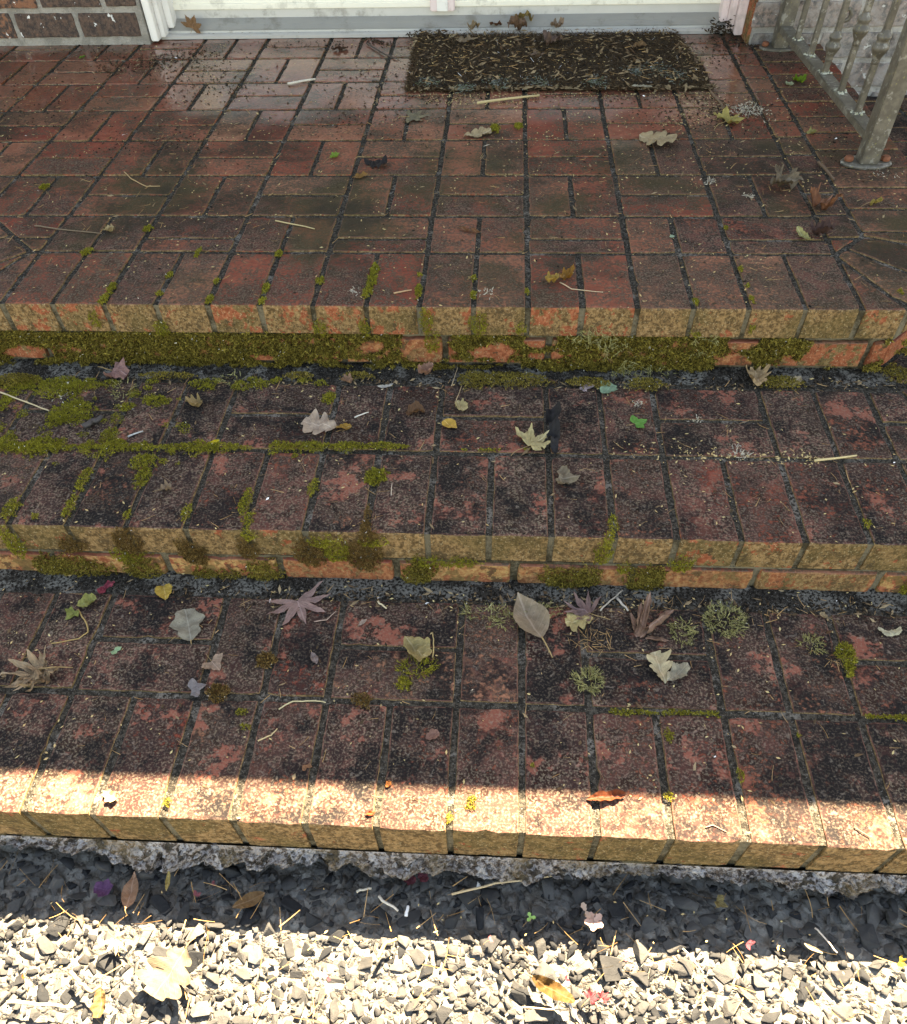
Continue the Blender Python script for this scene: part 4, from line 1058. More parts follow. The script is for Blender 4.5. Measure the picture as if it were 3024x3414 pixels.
LV = [
 # landing
 ('pale lobed tan leaf lying flat in the middle of the landing', (1545, 462), (1632, 447), 'oak', PTAN, PL, .5, .5, .0, 0, .05, 1.0),
 ('golden lobed oak leaf on the landing in front of the doormat', (2130, 462), (2243, 492), 'oak', PTAN, PL, .3, .35, .0, 0, .07, 1.35),
 ('ragged grey-green leaf flake left of the doormat front corner', (1345, 396), (1412, 393), 'maple', (.28, .24, .16), PL, .1, .1, .0, .2, .05, 1.0),
 ('curled ochre leaf with a long pale stalk on the front bricks of the landing', (1862, 940), (1822, 955), 'blunt', GOLD, PL, 1.6, 1.5, .4, 0, .15, 1.2),
 ('second half of the curled ochre leaf, darker, beside its long stalk', (1865, 942), (1905, 922), 'blunt', (.34, .17, .05), PL, 1.3, 1.2, .3, 0, .15, 1.0),
 ('brown rolled leaf stalk lying across a landing joint', (1522, 765), (1602, 783), 'long', (.22, .10, .05), PL, 2.2, .3, .2, 0, .05, 1.0),
 ('crumpled orange-brown leaf beside the right border joint of the landing', (2712, 712), (2752, 690), 'maple', (.33, .15, .09), PL, 2.0, 1.4, .5, 0, .25, 1.2),
 ('curled yellow-edged dry leaf lower right on the landing', (2650, 775), (2702, 815), 'long', (.42, .38, .17), PL, 1.5, 1.0, .4, 0, .08, 1.5),
 ('dark shrivelled leaf between two pale curls at right of the landing', (2690, 778), (2760, 800), 'blunt', (.12, .07, .06), PL, 1.6, .9, .4, 0, .2, 1.0),
 ('grey-brown crumpled leaf flake two bricks behind the corner mitre', (2555, 620), (2640, 632), 'maple', (.25, .19, .13), PL, 1.0, .8, .2, 0, .2, 1.0),
 ('yellow curled leaf on the right border bricks of the landing', (2895, 690), (2935, 680), 'ellipse', (.45, .33, .10), PL, 1.2, .8, .3, .8, .15, 1.0),
 ('pale ochre leaf curl right of the fluffy debris heap', (2688, 452), (2716, 446), 'blunt', (.42, .38, .16), PL, 1.2, .6, .4, 0, .1, 1.2),
 ('small yellow lobed leaf in front of the fluffy debris heap', (2405, 420), (2452, 402), 'maple', (.55, .45, .17), PL, .7, .8, .2, .5, .1, 1.0),
 ('pale green curl beside the railing, left of the brighter green one', (2618, 280), (2640, 292), 'ellipse', (.45, .50, .32), PL, 1.6, .8, .2, 0, .05, 1.3),
 ('bright green curled leaf on the red bricks beside the railing', (2645, 268), (2672, 285), 'blunt', (.20, .33, .05), PL, 1.4, .8, .3, .4, .1, 1.3),
 ('small bright green leaf near the left edge, by the house wall', (265, 198), (285, 192), 'ellipse', (.20, .34, .07), PL, .9, .5, .2, .3, .1, 1.3),
 ('small green leaf pair on the landing left of the mossy balls', (1102, 535), (1128, 522), 'blunt', (.25, .38, .08), PL, .9, .6, .2, .8, .1, 1.0),
 ('black wet leaf at the left of the lobed tan leaf', (1215, 545), (1290, 562), 'oak', (.035, .03, .03), PL, .4, .2, .0, .5, .1, .8),
 ('small brown leaf flake on the joint in front of the black wet leaf', (1175, 600), (1225, 588), 'ellipse', (.33, .18, .07), PL, .8, .4, .2, 0, .08, 1.0),
 ('beige bud-like leaf curl at the left of the landing', (350, 772), (382, 778), 'blunt', (.55, .42, .24), PL, 1.8, 1.2, .4, .5, .1, 1.2),
 ('dark sodden brown leaf at left of the doormat', (1105, 172), (1160, 165), 'ellipse', (.10, .05, .03), PL, .8, .3, .0, 0, .1, 1.0),
 ('green-white leaf bit on the bricks right of the landing centre', (2232, 795), (2245, 790), 'blunt', (.40, .55, .38), PL, .6, .3, 0, 0, .05, 1.3),
 # on the doormat
 ('mauve-brown crumpled leaf at the back of the doormat', (1808, 148), (1862, 144), 'maple', (.24, .16, .13), dict(z=.022), 1.0, .8, .3, 0, .2, 1.1),
 ('flat oval brown leaf in the middle of the doormat', (1757, 195), (1812, 190), 'ellipse', (.22, .15, .11), dict(z=.022), .5, .3, .0, .3, .1, 1.2),
 ('dull tan leaf lying left of centre on the doormat', (1520, 145), (1575, 138), 'ellipse', (.30, .22, .15), dict(z=.022), .6, .3, .1, 0, .1, 1.0),
 ('brown leaf on the right half of the doormat', (2108, 160), (2155, 157), 'ellipse', (.25, .15, .08), dict(z=.022), .8, .3, .1, 0, .1, 1.0),
 ('curved pale leaf strip at the right front of the doormat', (2105, 290), (2170, 297), 'long', (.45, .40, .30), dict(z=.012), .8, .6, .1, 0, .05, 1.6),
 # door sill
 ('large tan maple leaf standing in the left corner of the door sill', (640, 92), (662, 58), 'maple', (.36, .20, .11), dict(y=1.585), .5, .4, 0, .3, .1, 1.3),
 ('straw-coloured leaf curl on the door sill above the doormat', (1715, 70), (1775, 74), 'ellipse', (.36, .25, .10), dict(z=.028), 1.2, .6, .3, 0, .15, 1.2),
 ('dark red-brown leaf scrap on the door sill', (1632, 82), (1672, 90), 'ellipse', (.14, .06, .03), dict(z=.022), .9, .5, .2, 0, .1, 1.0),
 ('brown crumpled leaf on the sill edge behind the doormat', (1690, 98), (1752, 104), 'blunt', (.26, .16, .11), dict(z=.018), 1.4, .8, .4, 0, .2, 1.0),
 ('tan leaf scrap on the sill edge right of centre', (1835, 92), (1872, 102), 'blunt', (.40, .28, .20), dict(z=.018), 1.4, .8, .4, 0, .2, 1.0),
 ('beige leaf curl on the sill edge at left of the doormat', (1558, 105), (1598, 100), 'blunt', (.42, .30, .18), dict(z=.018), 1.4, .8, .4, 0, .2, 1.0),
 # middle step
 ('large pale oak leaf with deep lobes above the mossy joint of the middle step', (1125, 1432), (1018, 1418), 'oak', (.58, .45, .35), P2, .35, .35, .0, 0, .06, 1.55),
 ('small orange leaf tucked behind the large pale oak leaf', (1120, 1432), (1172, 1428), 'ellipse', (.42, .24, .07), P2, .9, .5, .2, .4, .1, 1.0),
 ('small yellow birch leaf on the middle step', (1478, 1408), (1522, 1432), 'birch', (.72, .45, .13), P2, .5, .4, .1, 0, .04, 1.1),
 ('twisted ivory leaf with a long stalk on the middle step', (1525, 1348), (1548, 1380), 'blunt', (.62, .50, .27), P2, 1.4, 1.2, .4, 0, .12, 1.2),
 ('brown folded leaf left of the yellow birch leaf', (1352, 1390), (1415, 1375), 'ellipse', (.20, .11, .065), P2, 1.4, .5, .5, 0, .12, 1.6),
 ('cream lobed leaf beside the black shrivelled strip', (1742, 1498), (1808, 1468), 'maple', (.66, .55, .30), P2, .7, .8, .2, .5, .12, 1.1),
 ('black shrivelled leaf strip standing along a joint of the middle step', (1848, 1535), (1838, 1405), 'oak', BLK, P2, .6, .2, .3, 0, .18, .36),
 ('greyish curled leaf below the black shrivelled strip', (1842, 1602), (1930, 1612), 'ivy', (.30, .24, .17), P2, 1.2, .9, .4, 0, .15, .8),
 ('mint-green leaf flake at the foot of the upper riser', (2008, 1318), (2040, 1290), 'blunt', (.30, .44, .30), P2, .5, .4, .1, 0, .05, 1.4),
 ('small green maple seedling leaf on the middle step', (2105, 1420), (2155, 1405), 'ivy', (.16, .38, .10), P2, .5, .4, .1, .3, .05, 1.0),
 ('tan lobed leaf leaning against the mossy riser at right', (2532, 1298), (2510, 1252), 'oak', (.55, .38, .22), P2, .8, .6, .3, 0, .12, 1.7),
 ('oval tan leaf at the foot of the upper riser, right of the leaning lobed leaf', (2640, 1290), (2665, 1262), 'ellipse', (.62, .50, .33), P2, .6, .3, .1, 0, .05, 1.0),
 ('curled cream leaf sliver between leaning lobed leaf and oval leaf', (2585, 1290), (2620, 1283), 'ellipse', (.60, .46, .28), P2, 1.2, .6, .2, 0, .05, 1.0),
 ('pink withered leaf at the foot of the mossy riser, far left', (362, 1245), (445, 1268), 'ivy', PINK, P2, 1.5, 1.0, .4, .5, .15, .7),
 ('pale pink curled leaf at the foot of the riser under bare brick', (1445, 1240), (1400, 1265), 'ellipse', (.50, .28, .20), P2, 1.7, 1.2, .5, 0, .15, 1.8),
 ('small pinkish brown curl at the foot of the riser, left of bare brick', (1140, 1272), (1172, 1288), 'blunt', (.45, .27, .18), P2, 1.4, .8, .4, 0, .15, 1.2),
 ('grey-white twisted leaf sliver at the foot of the upper riser', (1258, 1295), (1310, 1290), 'long', (.50, .47, .42), P2, 1.0, .9, .2, 0, .05, 1.4),
 ('beige wrinkled leaf on the dark bricks at left of the middle step', (628, 1348), (672, 1365), 'blunt', (.48, .34, .17), P2, 1.6, 1.0, .4, 0, .15, 1.3),
 ('pale shrivelled leaf on the front bricks at left of the middle step', (535, 1640), (575, 1632), 'blunt', (.36, .26, .18), P2, 1.5, .9, .4, .6, .15, 1.2),
 ('pinkish white petals at the foot of the riser beside the mint flake', (1935, 1285), (1972, 1310), 'pair', (.62, .50, .52), P2, .8, .6, .2, 0, .1, 1.0),
 ('tiny yellow leaf in the joint moss at left', (690, 1483), (732, 1472), 'ellipse', (.70, .55, .05), P2, .7, .4, .1, 0, .05, .8),
 # lowest step
 ('mauve seven-pointed Japanese maple leaf at the back of the lowest step', (985, 1985), (1015, 2068), 'jmaple', (.42, .28, .25), P3, .5, .6, .1, 0, .06, 1.15),
 ('round-lobed grey-green oak leaf lying flat at left of the lowest step', (640, 2140), (622, 2045), 'blunt', (.33, .30, .235), P3, .35, .3, .0, .1, .05, 1.1),
 ('yellow-green curled leaf with a long hooked stalk, far left of the lowest step', (262, 2030), (325, 2005), 'blunt', (.36, .36, .13), P3, 1.0, .9, .4, 0, .12, 1.1),
 ('green lower half of the curled leaf with the hooked stalk', (262, 2034), (222, 2070), 'ivy', (.28, .31, .10), P3, 1.0, .8, .3, 0, .12, .9),
 ('crumpled crimson petal below the middle nosing at left', (340, 1955), (378, 1985), 'pair', (.38, .09, .12), P3, 1.5, 1.0, .4, 0, .2, 1.0),
 ('bright yellow birch leaf leaning on the lower riser', (548, 1955), (556, 2005), 'birch', (.62, .42, .12), P3, .5, .5, .2, .3, .06, 1.1),
 ('long tan pointed leaf, its tip up against the lower riser', (1805, 2145), (1728, 2008), 'lance', (.40, .31, .22), P3, .8, .9, .4, .35, .04, 1.6),
 ('folded mauve maple leaf lying over a yellow leaf on the lowest step', (1985, 2060), (1900, 2030), 'jmaple', (.34, .22, .20), P3, 1.1, 1.2, .3, .4, .12, .9),
 ('pale yellow lobed leaf under the folded mauve leaf', (1975, 2070), (1888, 2085), 'oak', (.60, .48, .24), P3, .4, .3, .0, 0, .08, 1.3),
 ('ochre curled leaf with upright stalk on the mossy pad', (1355, 2145), (1425, 2215), 'blunt', (.50, .40, .20), P3, 1.3, 1.3, .3, 0, .16, 1.1),
 ('spotted ivory lobed leaf folded upward on the lowest step', (2218, 2280), (2180, 2192), 'oak', (.66, .55, .36), P3, .9, .6, .4, 0, .10, 1.2),
 ('grey-edged lower half of the spotted ivory leaf', (2220, 2278), (2282, 2235), 'blunt', (.45, .40, .30), P3, .9, .7, .4, 0, .12, .9),
 ('two-lobed cream leaf at the right edge of the lowest step', (2972, 2135), (2955, 2090), 'pair', (.66, .60, .42), P3, .8, .7, .2, 0, .12, 1.3),
 ('small beige curl with a hooked stalk left of the two-lobed cream leaf', (2755, 2065), (2730, 2052), 'blunt', (.48, .36, .22), P3, 1.2, .8, .3, 1.6, .1, 1.3),
 ('shrivelled tan maple leaf, far left on the lowest step', (185, 2250), (55, 2272), 'jmaple', (.52, .38, .25), P3, 1.6, 1.0, .5, .35, .16, .8),
 ('second layer of the shrivelled tan maple leaf', (195, 2225), (95, 2305), 'jmaple', (.44, .31, .20), P3, 1.8, 1.0, .4, 0, .16, .6),
 ('mint-green leaf scrap on the lowest step at left', (375, 2165), (402, 2180), 'pair', (.42, .60, .36), P3, .8, .5, .2, 0, .1, 1.0),
 ('small pinkish tan curled leaf on the pale mortar joint', (700, 2200), (735, 2240), 'ivy', (.46, .33, .25), P3, 1.2, .8, .3, .4, .12, 1.0),
 ('grey papery leaf flake below the oak-leaf joint at left', (625, 2310), (690, 2285), 'ivy', (.30, .27, .27), P3, .8, .5, .2, 0, .1, .9),
 ('mauve-grey leaf flake in the dark middle of the lowest step', (1040, 2178), (1058, 2218), 'ellipse', (.30, .23, .21), P3, .8, .5, .2, .2, .08, .9),
 ('pinkish folded leaf flake below the Japanese maple leaf', (1195, 2088), (1222, 2070), 'ellipse', (.46, .35, .28), P3, .8, .4, .2, .3, .06, 1.0),
 ('brown winged leaf on the front bricks of the lowest step', (1420, 2468), (1462, 2448), 'blunt', (.34, .19, .15), P3, 1.0, .6, .3, 0, .08, 1.2),
 ('small orange-brown leaf at the edge of the shade', (1018, 2545), (1030, 2575), 'pair', (.38, .20, .12), P3, 1.0, .6, .3, 0, .1, .9),
 ('sunlit pale curled leaf at left of the lowest step', (352, 2640), (388, 2675), 'blunt', (.62, .45, .26), P3, 1.0, .7, .3, 0, .08, 1.0),
 ('sunlit red-brown leaf with upturned tip at right of the lowest step', (1955, 2668), (2078, 2655), 'long', (.17, .055, .03), P3, .9, .35, .5, 0, .08, 1.5),
 ('small orange-red scrap left of the sunlit red-brown leaf', (1968, 2668), (1990, 2660), 'blunt', (.28, .09, .04), P3, 1.0, .6, .3, 0, .1, 1.2),
 ('small red leaf scrap at the sunlit nosing edge', (1218, 2718), (1250, 2712), 'ellipse', (.45, .09, .045), P3, 1.0, .6, .3, 0, .1, 1.0),
 ('small orange leaf scrap at the edge of the sunlight, middle', (1288, 2628), (1302, 2608), 'blunt', (.30, .12, .05), P3, .9, .6, .3, 0, .1, 1.1),
]
for (lab, b, tpx, kind, col, pl, curl, bend, fold, stem, cr, wd_) in LV:
    o = make_leaf('leaf', lab, b, tpx, kind, col, pl, curl, bend, fold, stem, .0012, 0.0, cr, wd_)
    if 'standing in the left corner' in lab:
        o.rotation_euler = (R(62), R(20), R(-18)); o.location = at(640, 106, y=1.585)
        s_ = .045; o.scale = (s_, s_, s_)
# leaves down on the gravel
GZ = dict(z=ZG+.014); GS = dict(z=ZG+.010)
GL = [
 ('large pale sunlit oak leaf on the gravel', (625, 3165), (525, 3320), 'oak', (.20, .165, .12), GZ, .35, .35, .1, .25, .06, 1.7),
 ('brown pointed leaf standing in the shaded gravel', (428, 3035), (455, 2918), 'lance', (.40, .23, .15), GS, .5, .5, .2, .15, .04, 1.2),
 ('brown winged seed on the shaded gravel below the footing', (778, 3030), (882, 2985), 'ellipse', (.24, .14, .07), GS, .4, .3, .1, 0, .04, .9),
 ('purple petal on the shaded gravel at left', (320, 2962), (378, 2975), 'blunt', (.15, .06, .21), GS, .9, .6, .2, 0, .08, 1.3),
 ('spidery pale maple leaf on the sunlit gravel at left', (375, 3120), (420, 3165), 'jmaple', (.42, .33, .25), GZ, 1.3, .8, .4, .3, .1, .8),
 ('brown curled leaf at the lower left of the gravel', (345, 3300), (340, 3395), 'blunt', (.20, .13, .065), GZ, 1.2, .8, .4, .6, .1, .8),
 ('golden brown curled leaf strip at the lower middle of the gravel', (1770, 3265), (1905, 3345), 'long', (.13, .075, .03), GZ, 1.2, .8, .4, .3, .08, 2.0),
 ('red-pink petal, the left one of two in the shaded gravel', (652, 2998), (668, 2970), 'pair', (.42, .12, .15), GS, 1.0, .6, .2, .5, .1, .9),
 ('red-pink petal, the right one of two in the shaded gravel', (705, 2955), (725, 2945), 'pair', (.40, .11, .14), GS, 1.0, .6, .2, .5, .1, .9),
 ('dark crimson seedling leaf by the footing, the left one', (1345, 2930), (1385, 2945), 'blunt', (.16, .02, .05), GS, .8, .6, .2, .8, .1, 1.2),
 ('dark crimson seedling leaf by the footing, the right one', (1395, 2918), (1425, 2940), 'blunt', (.18, .025, .055), GS, .8, .6, .2, .8, .1, 1.2),
 ('magenta petals at the shade edge on the right gravel', (2480, 3140), (2510, 3165), 'pair', (.26, .04, .08), GS, 1.0, .6, .3, 0, .12, 1.1),
 ('crimson blossom at the lower middle, left of a pair', (1955, 3340), (1980, 3315), 'maple', (.30, .04, .07), GZ, 1.3, .8, .4, .6, .2, 1.0),
 ('crimson blossom at the lower middle, right of a pair', (1998, 3338), (2020, 3318), 'maple', (.28, .04, .065), GZ, 1.3, .8, .4, .6, .2, 1.0),
 ('small red petal left of the crimson blossom pair', (1880, 3270), (1898, 3262), 'pair', (.50, .05, .09), GZ, 1.0, .6, .3, 0, .1, 1.0),
 ('small red petal in the sunlit gravel right of the pale oak leaf', (1090, 3270), (1105, 3262), 'pair', (.50, .05, .09), GZ, 1.0, .6, .3, 0, .1, 1.0),
 ('pink petal at the shade edge in the middle of the gravel', (1625, 3140), (1645, 3130), 'pair', (.60, .18, .22), GZ, 1.0, .6, .3, .8, .1, 1.0),
 ('rosy brown petal on the footing edge at left', (188, 2810), (200, 2800), 'blunt', (.38, .12, .08), dict(z=ZG+.05), 1.0, .6, .3, 0, .1, 1.2),
 ('yellow curled leaf piece standing by the footing at left', (560, 2975), (568, 2912), 'long', (.55, .40, .15), GS, 1.2, .4, .3, 0, .06, 1.4),
 ('ochre curled leaf wisps at the footing on the right', (2375, 3000), (2420, 3030), 'ivy', (.36, .28, .13), GS, 1.8, 1.0, .4, 0, .16, .9),
 ('pale tan stick-like leaf at the shade edge on the right', (2675, 3150), (2735, 3180), 'long', (.45, .37, .26), GS, 1.0, .4, .2, 0, .05, 1.3),
 ('small red seedling leaves at lower left', (75, 3265), (90, 3255), 'pair', (.50, .12, .05), GZ, 1.0, .6, .3, 0, .1, 1.0),
 ('pink petal cluster in the sunlit gravel on the right', (2072, 3205), (2090, 3190), 'pair', (.58, .16, .2), GZ, 1.0, .6, .3, .5, .1, 1.0),
 ('yellow lichen-like leaf scrap at the far right of the gravel', (2985, 3205), (3010, 3220), 'maple', (.38, .28, .06), GZ, 1.0, .6, .3, 0, .15, 1.2),
]
for (lab, b, tpx, kind, col, pl, curl, bend, fold, stem, cr, wd_) in GL:
    if 'petal' in lab or 'blossom' in lab or 'crimson' in lab: col = tuple(.66*a+.34*b_ for a, b_ in zip(col, (.20, .12, .10)))
    make_leaf('petal' if 'petal' in lab or 'blossom' in lab else ('seed' if 'seed on' in lab else 'leaf'), lab, b, tpx, kind, col, pl, curl, bend, fold, stem, .004, 0.0, cr, wd_, cat='petal' if 'petal' in lab or 'blossom' in lab else 'leaf')
# rolled brown leaf: lobes each rolled into a crumpled finger
rl_ = tag(empty('rolled_leaf', at(2120, 2125, **P3)), 'rolled brown leaf with finger-like lobes on the lowest step', 'leaf')
for (a, b, h, wd_) in (((2125, 2125), (2130, 2032), .35, 1.0), ((2132, 2122), (2158, 2008), .45, .8), ((2135, 2127), (2238, 2056), .30, 1.3), ((2150, 2130), (2232, 2145), .08, .8), ((2122, 2126), (2100, 2050), .12, .8)):
    p0, p1 = at(a[0], a[1], **P3), at(b[0], b[1], **P3); dd_ = p1-p0; L = float(np.linalg.norm(dd_)); V, F = leaf_strip('lance'); V[:, 0] *= wd_*1.3
    x, y = V[:, 0].copy(), V[:, 1].copy(); rr = .075; V[:, 0] = rr*np.sin(x/rr*.9); V[:, 2] = rr*(1-np.cos(x/rr*.9))+h*y*.8
    V += np.array([np.array(mnoise.noise_vector((i*7+h*30, j*7, 3.0)))*.035 for i, j in zip(x, y)])
    V[:, 2] -= V[:, 2].min()
    o = obj('lobe', mesh_np('lobe', V, F, True), M_LEAF, rl_); o.color = (.27, .165, .12, 1); o.scale = (L, L, L)
    o.rotation_euler = (0, 0, math.atan2(dd_[1], dd_[0])-math.pi/2); o.location = Vector(p0)-rl_.location+Vector((0, 0, .002))
# clover and rosy seedling on the shaded gravel
def sprout(name, label, px, col, n, ls, h, spread=1.0):
    c = at(px[0], px[1], z=ZG+.01); e = tag(empty(name, c), label, 'seedling')
    MB().tube([(0, 0, -.012), (.001, 0, h*.5), (0, .001, h)], .0008, 5).build('stem', M_STEM, e, 0, True)
    for k in range(n):
        a = k*2*math.pi/n+.4; V, F = leaf_strip('blunt', 12, 5); V[:, 2] = .25*V[:, 1]**2+.3*np.abs(V[:, 0])
        o = obj('leaflet', mesh_np('leaflet', V*ls, F, True), M_LEAF, e); o.rotation_euler = (0, 0, a); o.location = (0, 0, h+.001*k*spread); o.color = tuple(col)+(1,)
sprout('clover', 'tiny green clover in the shaded gravel', (1767, 3067), (.22, .42, .10), 3, .0075, .012)
sprout('seedling', 'rosy brown seedling with oval leaves in the shaded gravel', (1975, 3085), (.42, .27, .22), 5, .014, .016)
sprout('seedling', 'smaller rosy sprig with two oval leaves behind the rosy brown seedling', (1948, 3050), (.42, .29, .22), 2, .012, .018)

# ================================================================ twigs, straws, stalks
def twig(label, px, plane, r, col, h=.0015, name='twig', cat='twig', knots=False):
    P = [at(u, v, **plane) for u, v in px]; pts = []
    for i in range(len(P)-1):
        for t in np.linspace(0, 1, 5)[:-1]: pts.append(P[i]*(1-t)+P[i+1]*t)
    pts.append(P[-1]); c = P[0].copy(); pts = [q-c+np.array((rnd(-1, 1)*r*.5, rnd(-1, 1)*r*.5, r+h*(1+.5*math.sin(i*.7)))) for i, q in enumerate(pts)]
    o = MB().tube(pts, r, 6, r*.7).build(name, M_TW, None, 0, True); o.location = c; o.color = tuple(col)+(1,)
    return tag(o, label, cat)
def mat_twig():
    t = NT('twig_bark'); n = t.noise(300, 4, .6); n2 = t.noise(70, 2, .5)
    c = t.hsv(t.ocol, v=t.mad(n, .9, .55)); return t.set(Base_Color=c, Roughness=.75)
M_TW = mat_twig()
STR, WHT, DTW = (.48, .37, .19), (.60, .57, .50), (.075, .05, .038)
TW = [
 ('white-banded broken stick on the wet landing', [(962, 286), (1055, 270)], PL, .0035, (.55, .50, .42)),
 ('straight straw lying along the front of the doormat', [(1590, 350), (1800, 325)], PL, .0035, STR),
 ('dark wet twig on the landing left of the doormat', [(1225, 150), (1290, 190), (1325, 200)], PL, .0026, DTW),
 ('thin bent brown twig by the right front corner of the doormat', [(2322, 250), (2365, 305), (2405, 355)], PL, .0028, (.16, .10, .06)),
 ('brown twig lodged in the right border joint of the landing', [(2728, 548), (2755, 580), (2778, 605)], PL, .0035, (.13, .08, .05)),
 ('thin dark twig at left of the landing by the corner mitre', [(118, 757), (195, 768), (340, 782)], PL, .0016, (.16, .11, .07)),
 ('pale straw across the landing bricks left of centre', [(918, 740), (1050, 768)], PL, .0015, STR),
 ('hooked straw on the landing at left', [(415, 577), (440, 600), (490, 625), (535, 626)], PL, .0013, (.36, .24, .12)),
 ('long pale stalk of the curled ochre leaf', [(1865, 945), (1905, 968), (2010, 977)], PL, .0010, (.50, .38, .24)),
 ('short straw at the middle front of the landing', [(1312, 983), (1372, 972)], PL, .0016, (.42, .26, .14)),
 ('straw lying on the joint at the right of the middle step', [(2715, 1542), (2855, 1525)], P2, .0022, (.56, .43, .22)),
 ('long straw at the left edge of the middle step', [(-10, 1308), (60, 1335), (165, 1372)], P2, .0018, (.50, .40, .24)),
 ('dark bark-like stick on the middle step at left', [(285, 1432), (315, 1415), (350, 1398)], P2, .0058, (.05, .042, .04)),
 ('white sliver on the dark bricks left of the yellow birch leaf', [(1182, 1396), (1230, 1378)], P2, .0013, WHT),
 ('silvery sliver on the mossy left of the middle step', [(428, 1460), (478, 1442)], P2, .0017, (.42, .42, .40)),
 ('thin stalk of the twisted ivory leaf, reaching up to the riser', [(1518, 1350), (1528, 1320), (1540, 1285)], P2, .0010, (.42, .30, .17)),
 ('fine hair-like stalk by the mossy riser in the middle', [(1506, 1290), (1524, 1235), (1526, 1215)], P2, .0008, (.45, .33, .2)),
 ('long hooked stalk of the yellow-green leaf', [(262, 2035), (292, 2085), (295, 2110), (265, 2133), (172, 2148)], P3, .0013, (.36, .24, .09)),
 ('upright stalk beside the ochre curled leaf', [(1443, 2195), (1447, 2160), (1443, 2112)], P3, .0012, (.42, .31, .14)),
 ('pale twig leaning towards the folded mauve leaf', [(2000, 2040), (2035, 2005), (2075, 1970)], P3, .0016, (.42, .36, .29)),
 ('flat pale wood splinter right of the folded mauve leaf', [(2055, 1998), (2095, 2040)], P3, .0022, (.45, .40, .34)),
 ('curved straw on the long joint of the lowest step', [(930, 2368), (975, 2342), (1040, 2338), (1088, 2345)], P3, .0013, (.45, .38, .22)),
 ('bent straw on the dark front bricks at left', [(862, 2472), (905, 2455), (925, 2430)], P3, .0013, (.46, .34, .18)),
 ('pale short straw beside the Japanese maple leaf', [(1260, 2010), (1288, 2032)], P3, .0018, (.55, .46, .30)),
 ('stalk of the Japanese maple leaf', [(1048, 2075), (1090, 2070), (1120, 2040)], P3, .0010, (.36, .25, .20)),
 ('curved hair-like stalk in the sunlight at right', [(2350, 2762), (2375, 2753), (2420, 2775)], P3, .0009, (.30, .17, .12)),
 ('thin sunlit stalk near the right edge', [(2845, 2760), (2898, 2795)], P3, .0009, (.33, .2, .1)),
 ('long straw across the shaded gravel below the footing', [(1505, 2985), (1650, 2948), (1878, 2918)], dict(z=ZG+.022), .0020, (.45, .34, .2)),
 ('pale bone-like stick in the shaded gravel', [(1262, 2992), (1330, 3040)], dict(z=ZG+.018), .0023, (.55, .50, .42)),
 ('short pale stick left of the bone-like stick', [(1188, 2975), (1240, 2963)], dict(z=ZG+.018), .0022, (.42, .38, .31)),
 ('yellow curved stick at the shade edge on the gravel', [(1255, 3200), (1285, 3150), (1322, 3132)], dict(z=ZG+.018), .0030, (.55, .36, .13)),
 ('bent brown stick beside the brown curled leaf on the gravel', [(240, 3240), (275, 3280), (310, 3310), (345, 3290)], dict(z=ZG+.018), .0030, (.30, .2, .12)),
 ('pale stick lying across the gravel at the lower left', [(30, 3340), (130, 3352), (245, 3356)], dict(z=ZG+.018), .0028, (.55, .45, .30)),
 ('long thin pale stalk in the right gravel', [(2275, 3165), (2310, 3200), (2345, 3245)], dict(z=ZG+.018), .0013, (.50, .44, .36)),
 ('thin stalk under the golden curled leaf strip', [(1740, 3360), (1800, 3365), (1905, 3368)], dict(z=ZG+.018), .0014, (.45, .33, .2)),
 ('white-grey stalk at the lower middle of the gravel', [(1895, 3340), (1915, 3380), (1935, 3414)], dict(z=ZG+.018), .0018, (.50, .48, .46)),
 ('forked pale twig on the shaded gravel at right', [(2715, 3095), (2745, 3125), (2790, 3180)], dict(z=ZG+.018), .0014, (.48, .42, .36)),
 ('white stick piece on the shaded gravel in the middle', [(1352, 3055), (1362, 3020)], dict(z=ZG+.02), .0026, (.60, .62, .64)),
]
for a in TW: twig(*a)

# ================================================================ litter nobody could count
def flakes(name, label, pts, size, mat, cat='debris', thick=.35, elong=1.7):
    n = len(pts); pts = np.asarray(pts); size = np.asarray(size).reshape(-1, 1)
    a = rng.uniform(0, 6.28, n); ca, sa = np.cos(a)[:, None], np.sin(a)[:, None]
    ex = np.hstack([ca, sa, rng.normal(0, .25, (n, 1))]); ey = np.hstack([-sa, ca, rng.normal(0, .25, (n, 1))])
    el = size*rng.uniform(1, elong, (n, 1)); V = [pts+ex*el, pts+ey*size*.6+ex*el*.2, pts-ex*el*.9+ey*size*.15, pts-ey*size*.55, pts+np.array((0, 0, 1))*size*thick]
    V = np.stack(V, 1).reshape(-1, 3); b = np.arange(n)[:, None]*5
    F = np.concatenate([b+np.array([0, 1, 4]), b+np.array([1, 2, 4]), b+np.array([2, 3, 4]), b+np.array([3, 0, 4])])
    o = obj(name, mesh_np(name, V, F), mat); return tag(o, label, cat, kind='stuff')
def scatter(n, x0, x1, y0, y1, dens=None):
    out = []
    while len(out) < n:
        x, y = rng.uniform(x0, x1), rng.uniform(y0, y1)
        if dens is None or rng.random() < dens(x, y): out.append((x, y))
    return out
def surf(x, y):
    if y < Y3: return ZG+.012
    return 0.0 if y > 0 else (Z2 if y > Y2 else Z3)
def line_pts(n, a, b, plane, s):
    out = []
    for i in range(n):
        t = rng.random(); p = at(a[0]+(b[0]-a[0])*t, a[1]+(b[1]-a[1])*t, **plane); out.append((p[0]+rng.normal(0, s), p[1]+rng.normal(0, s)))
    return out
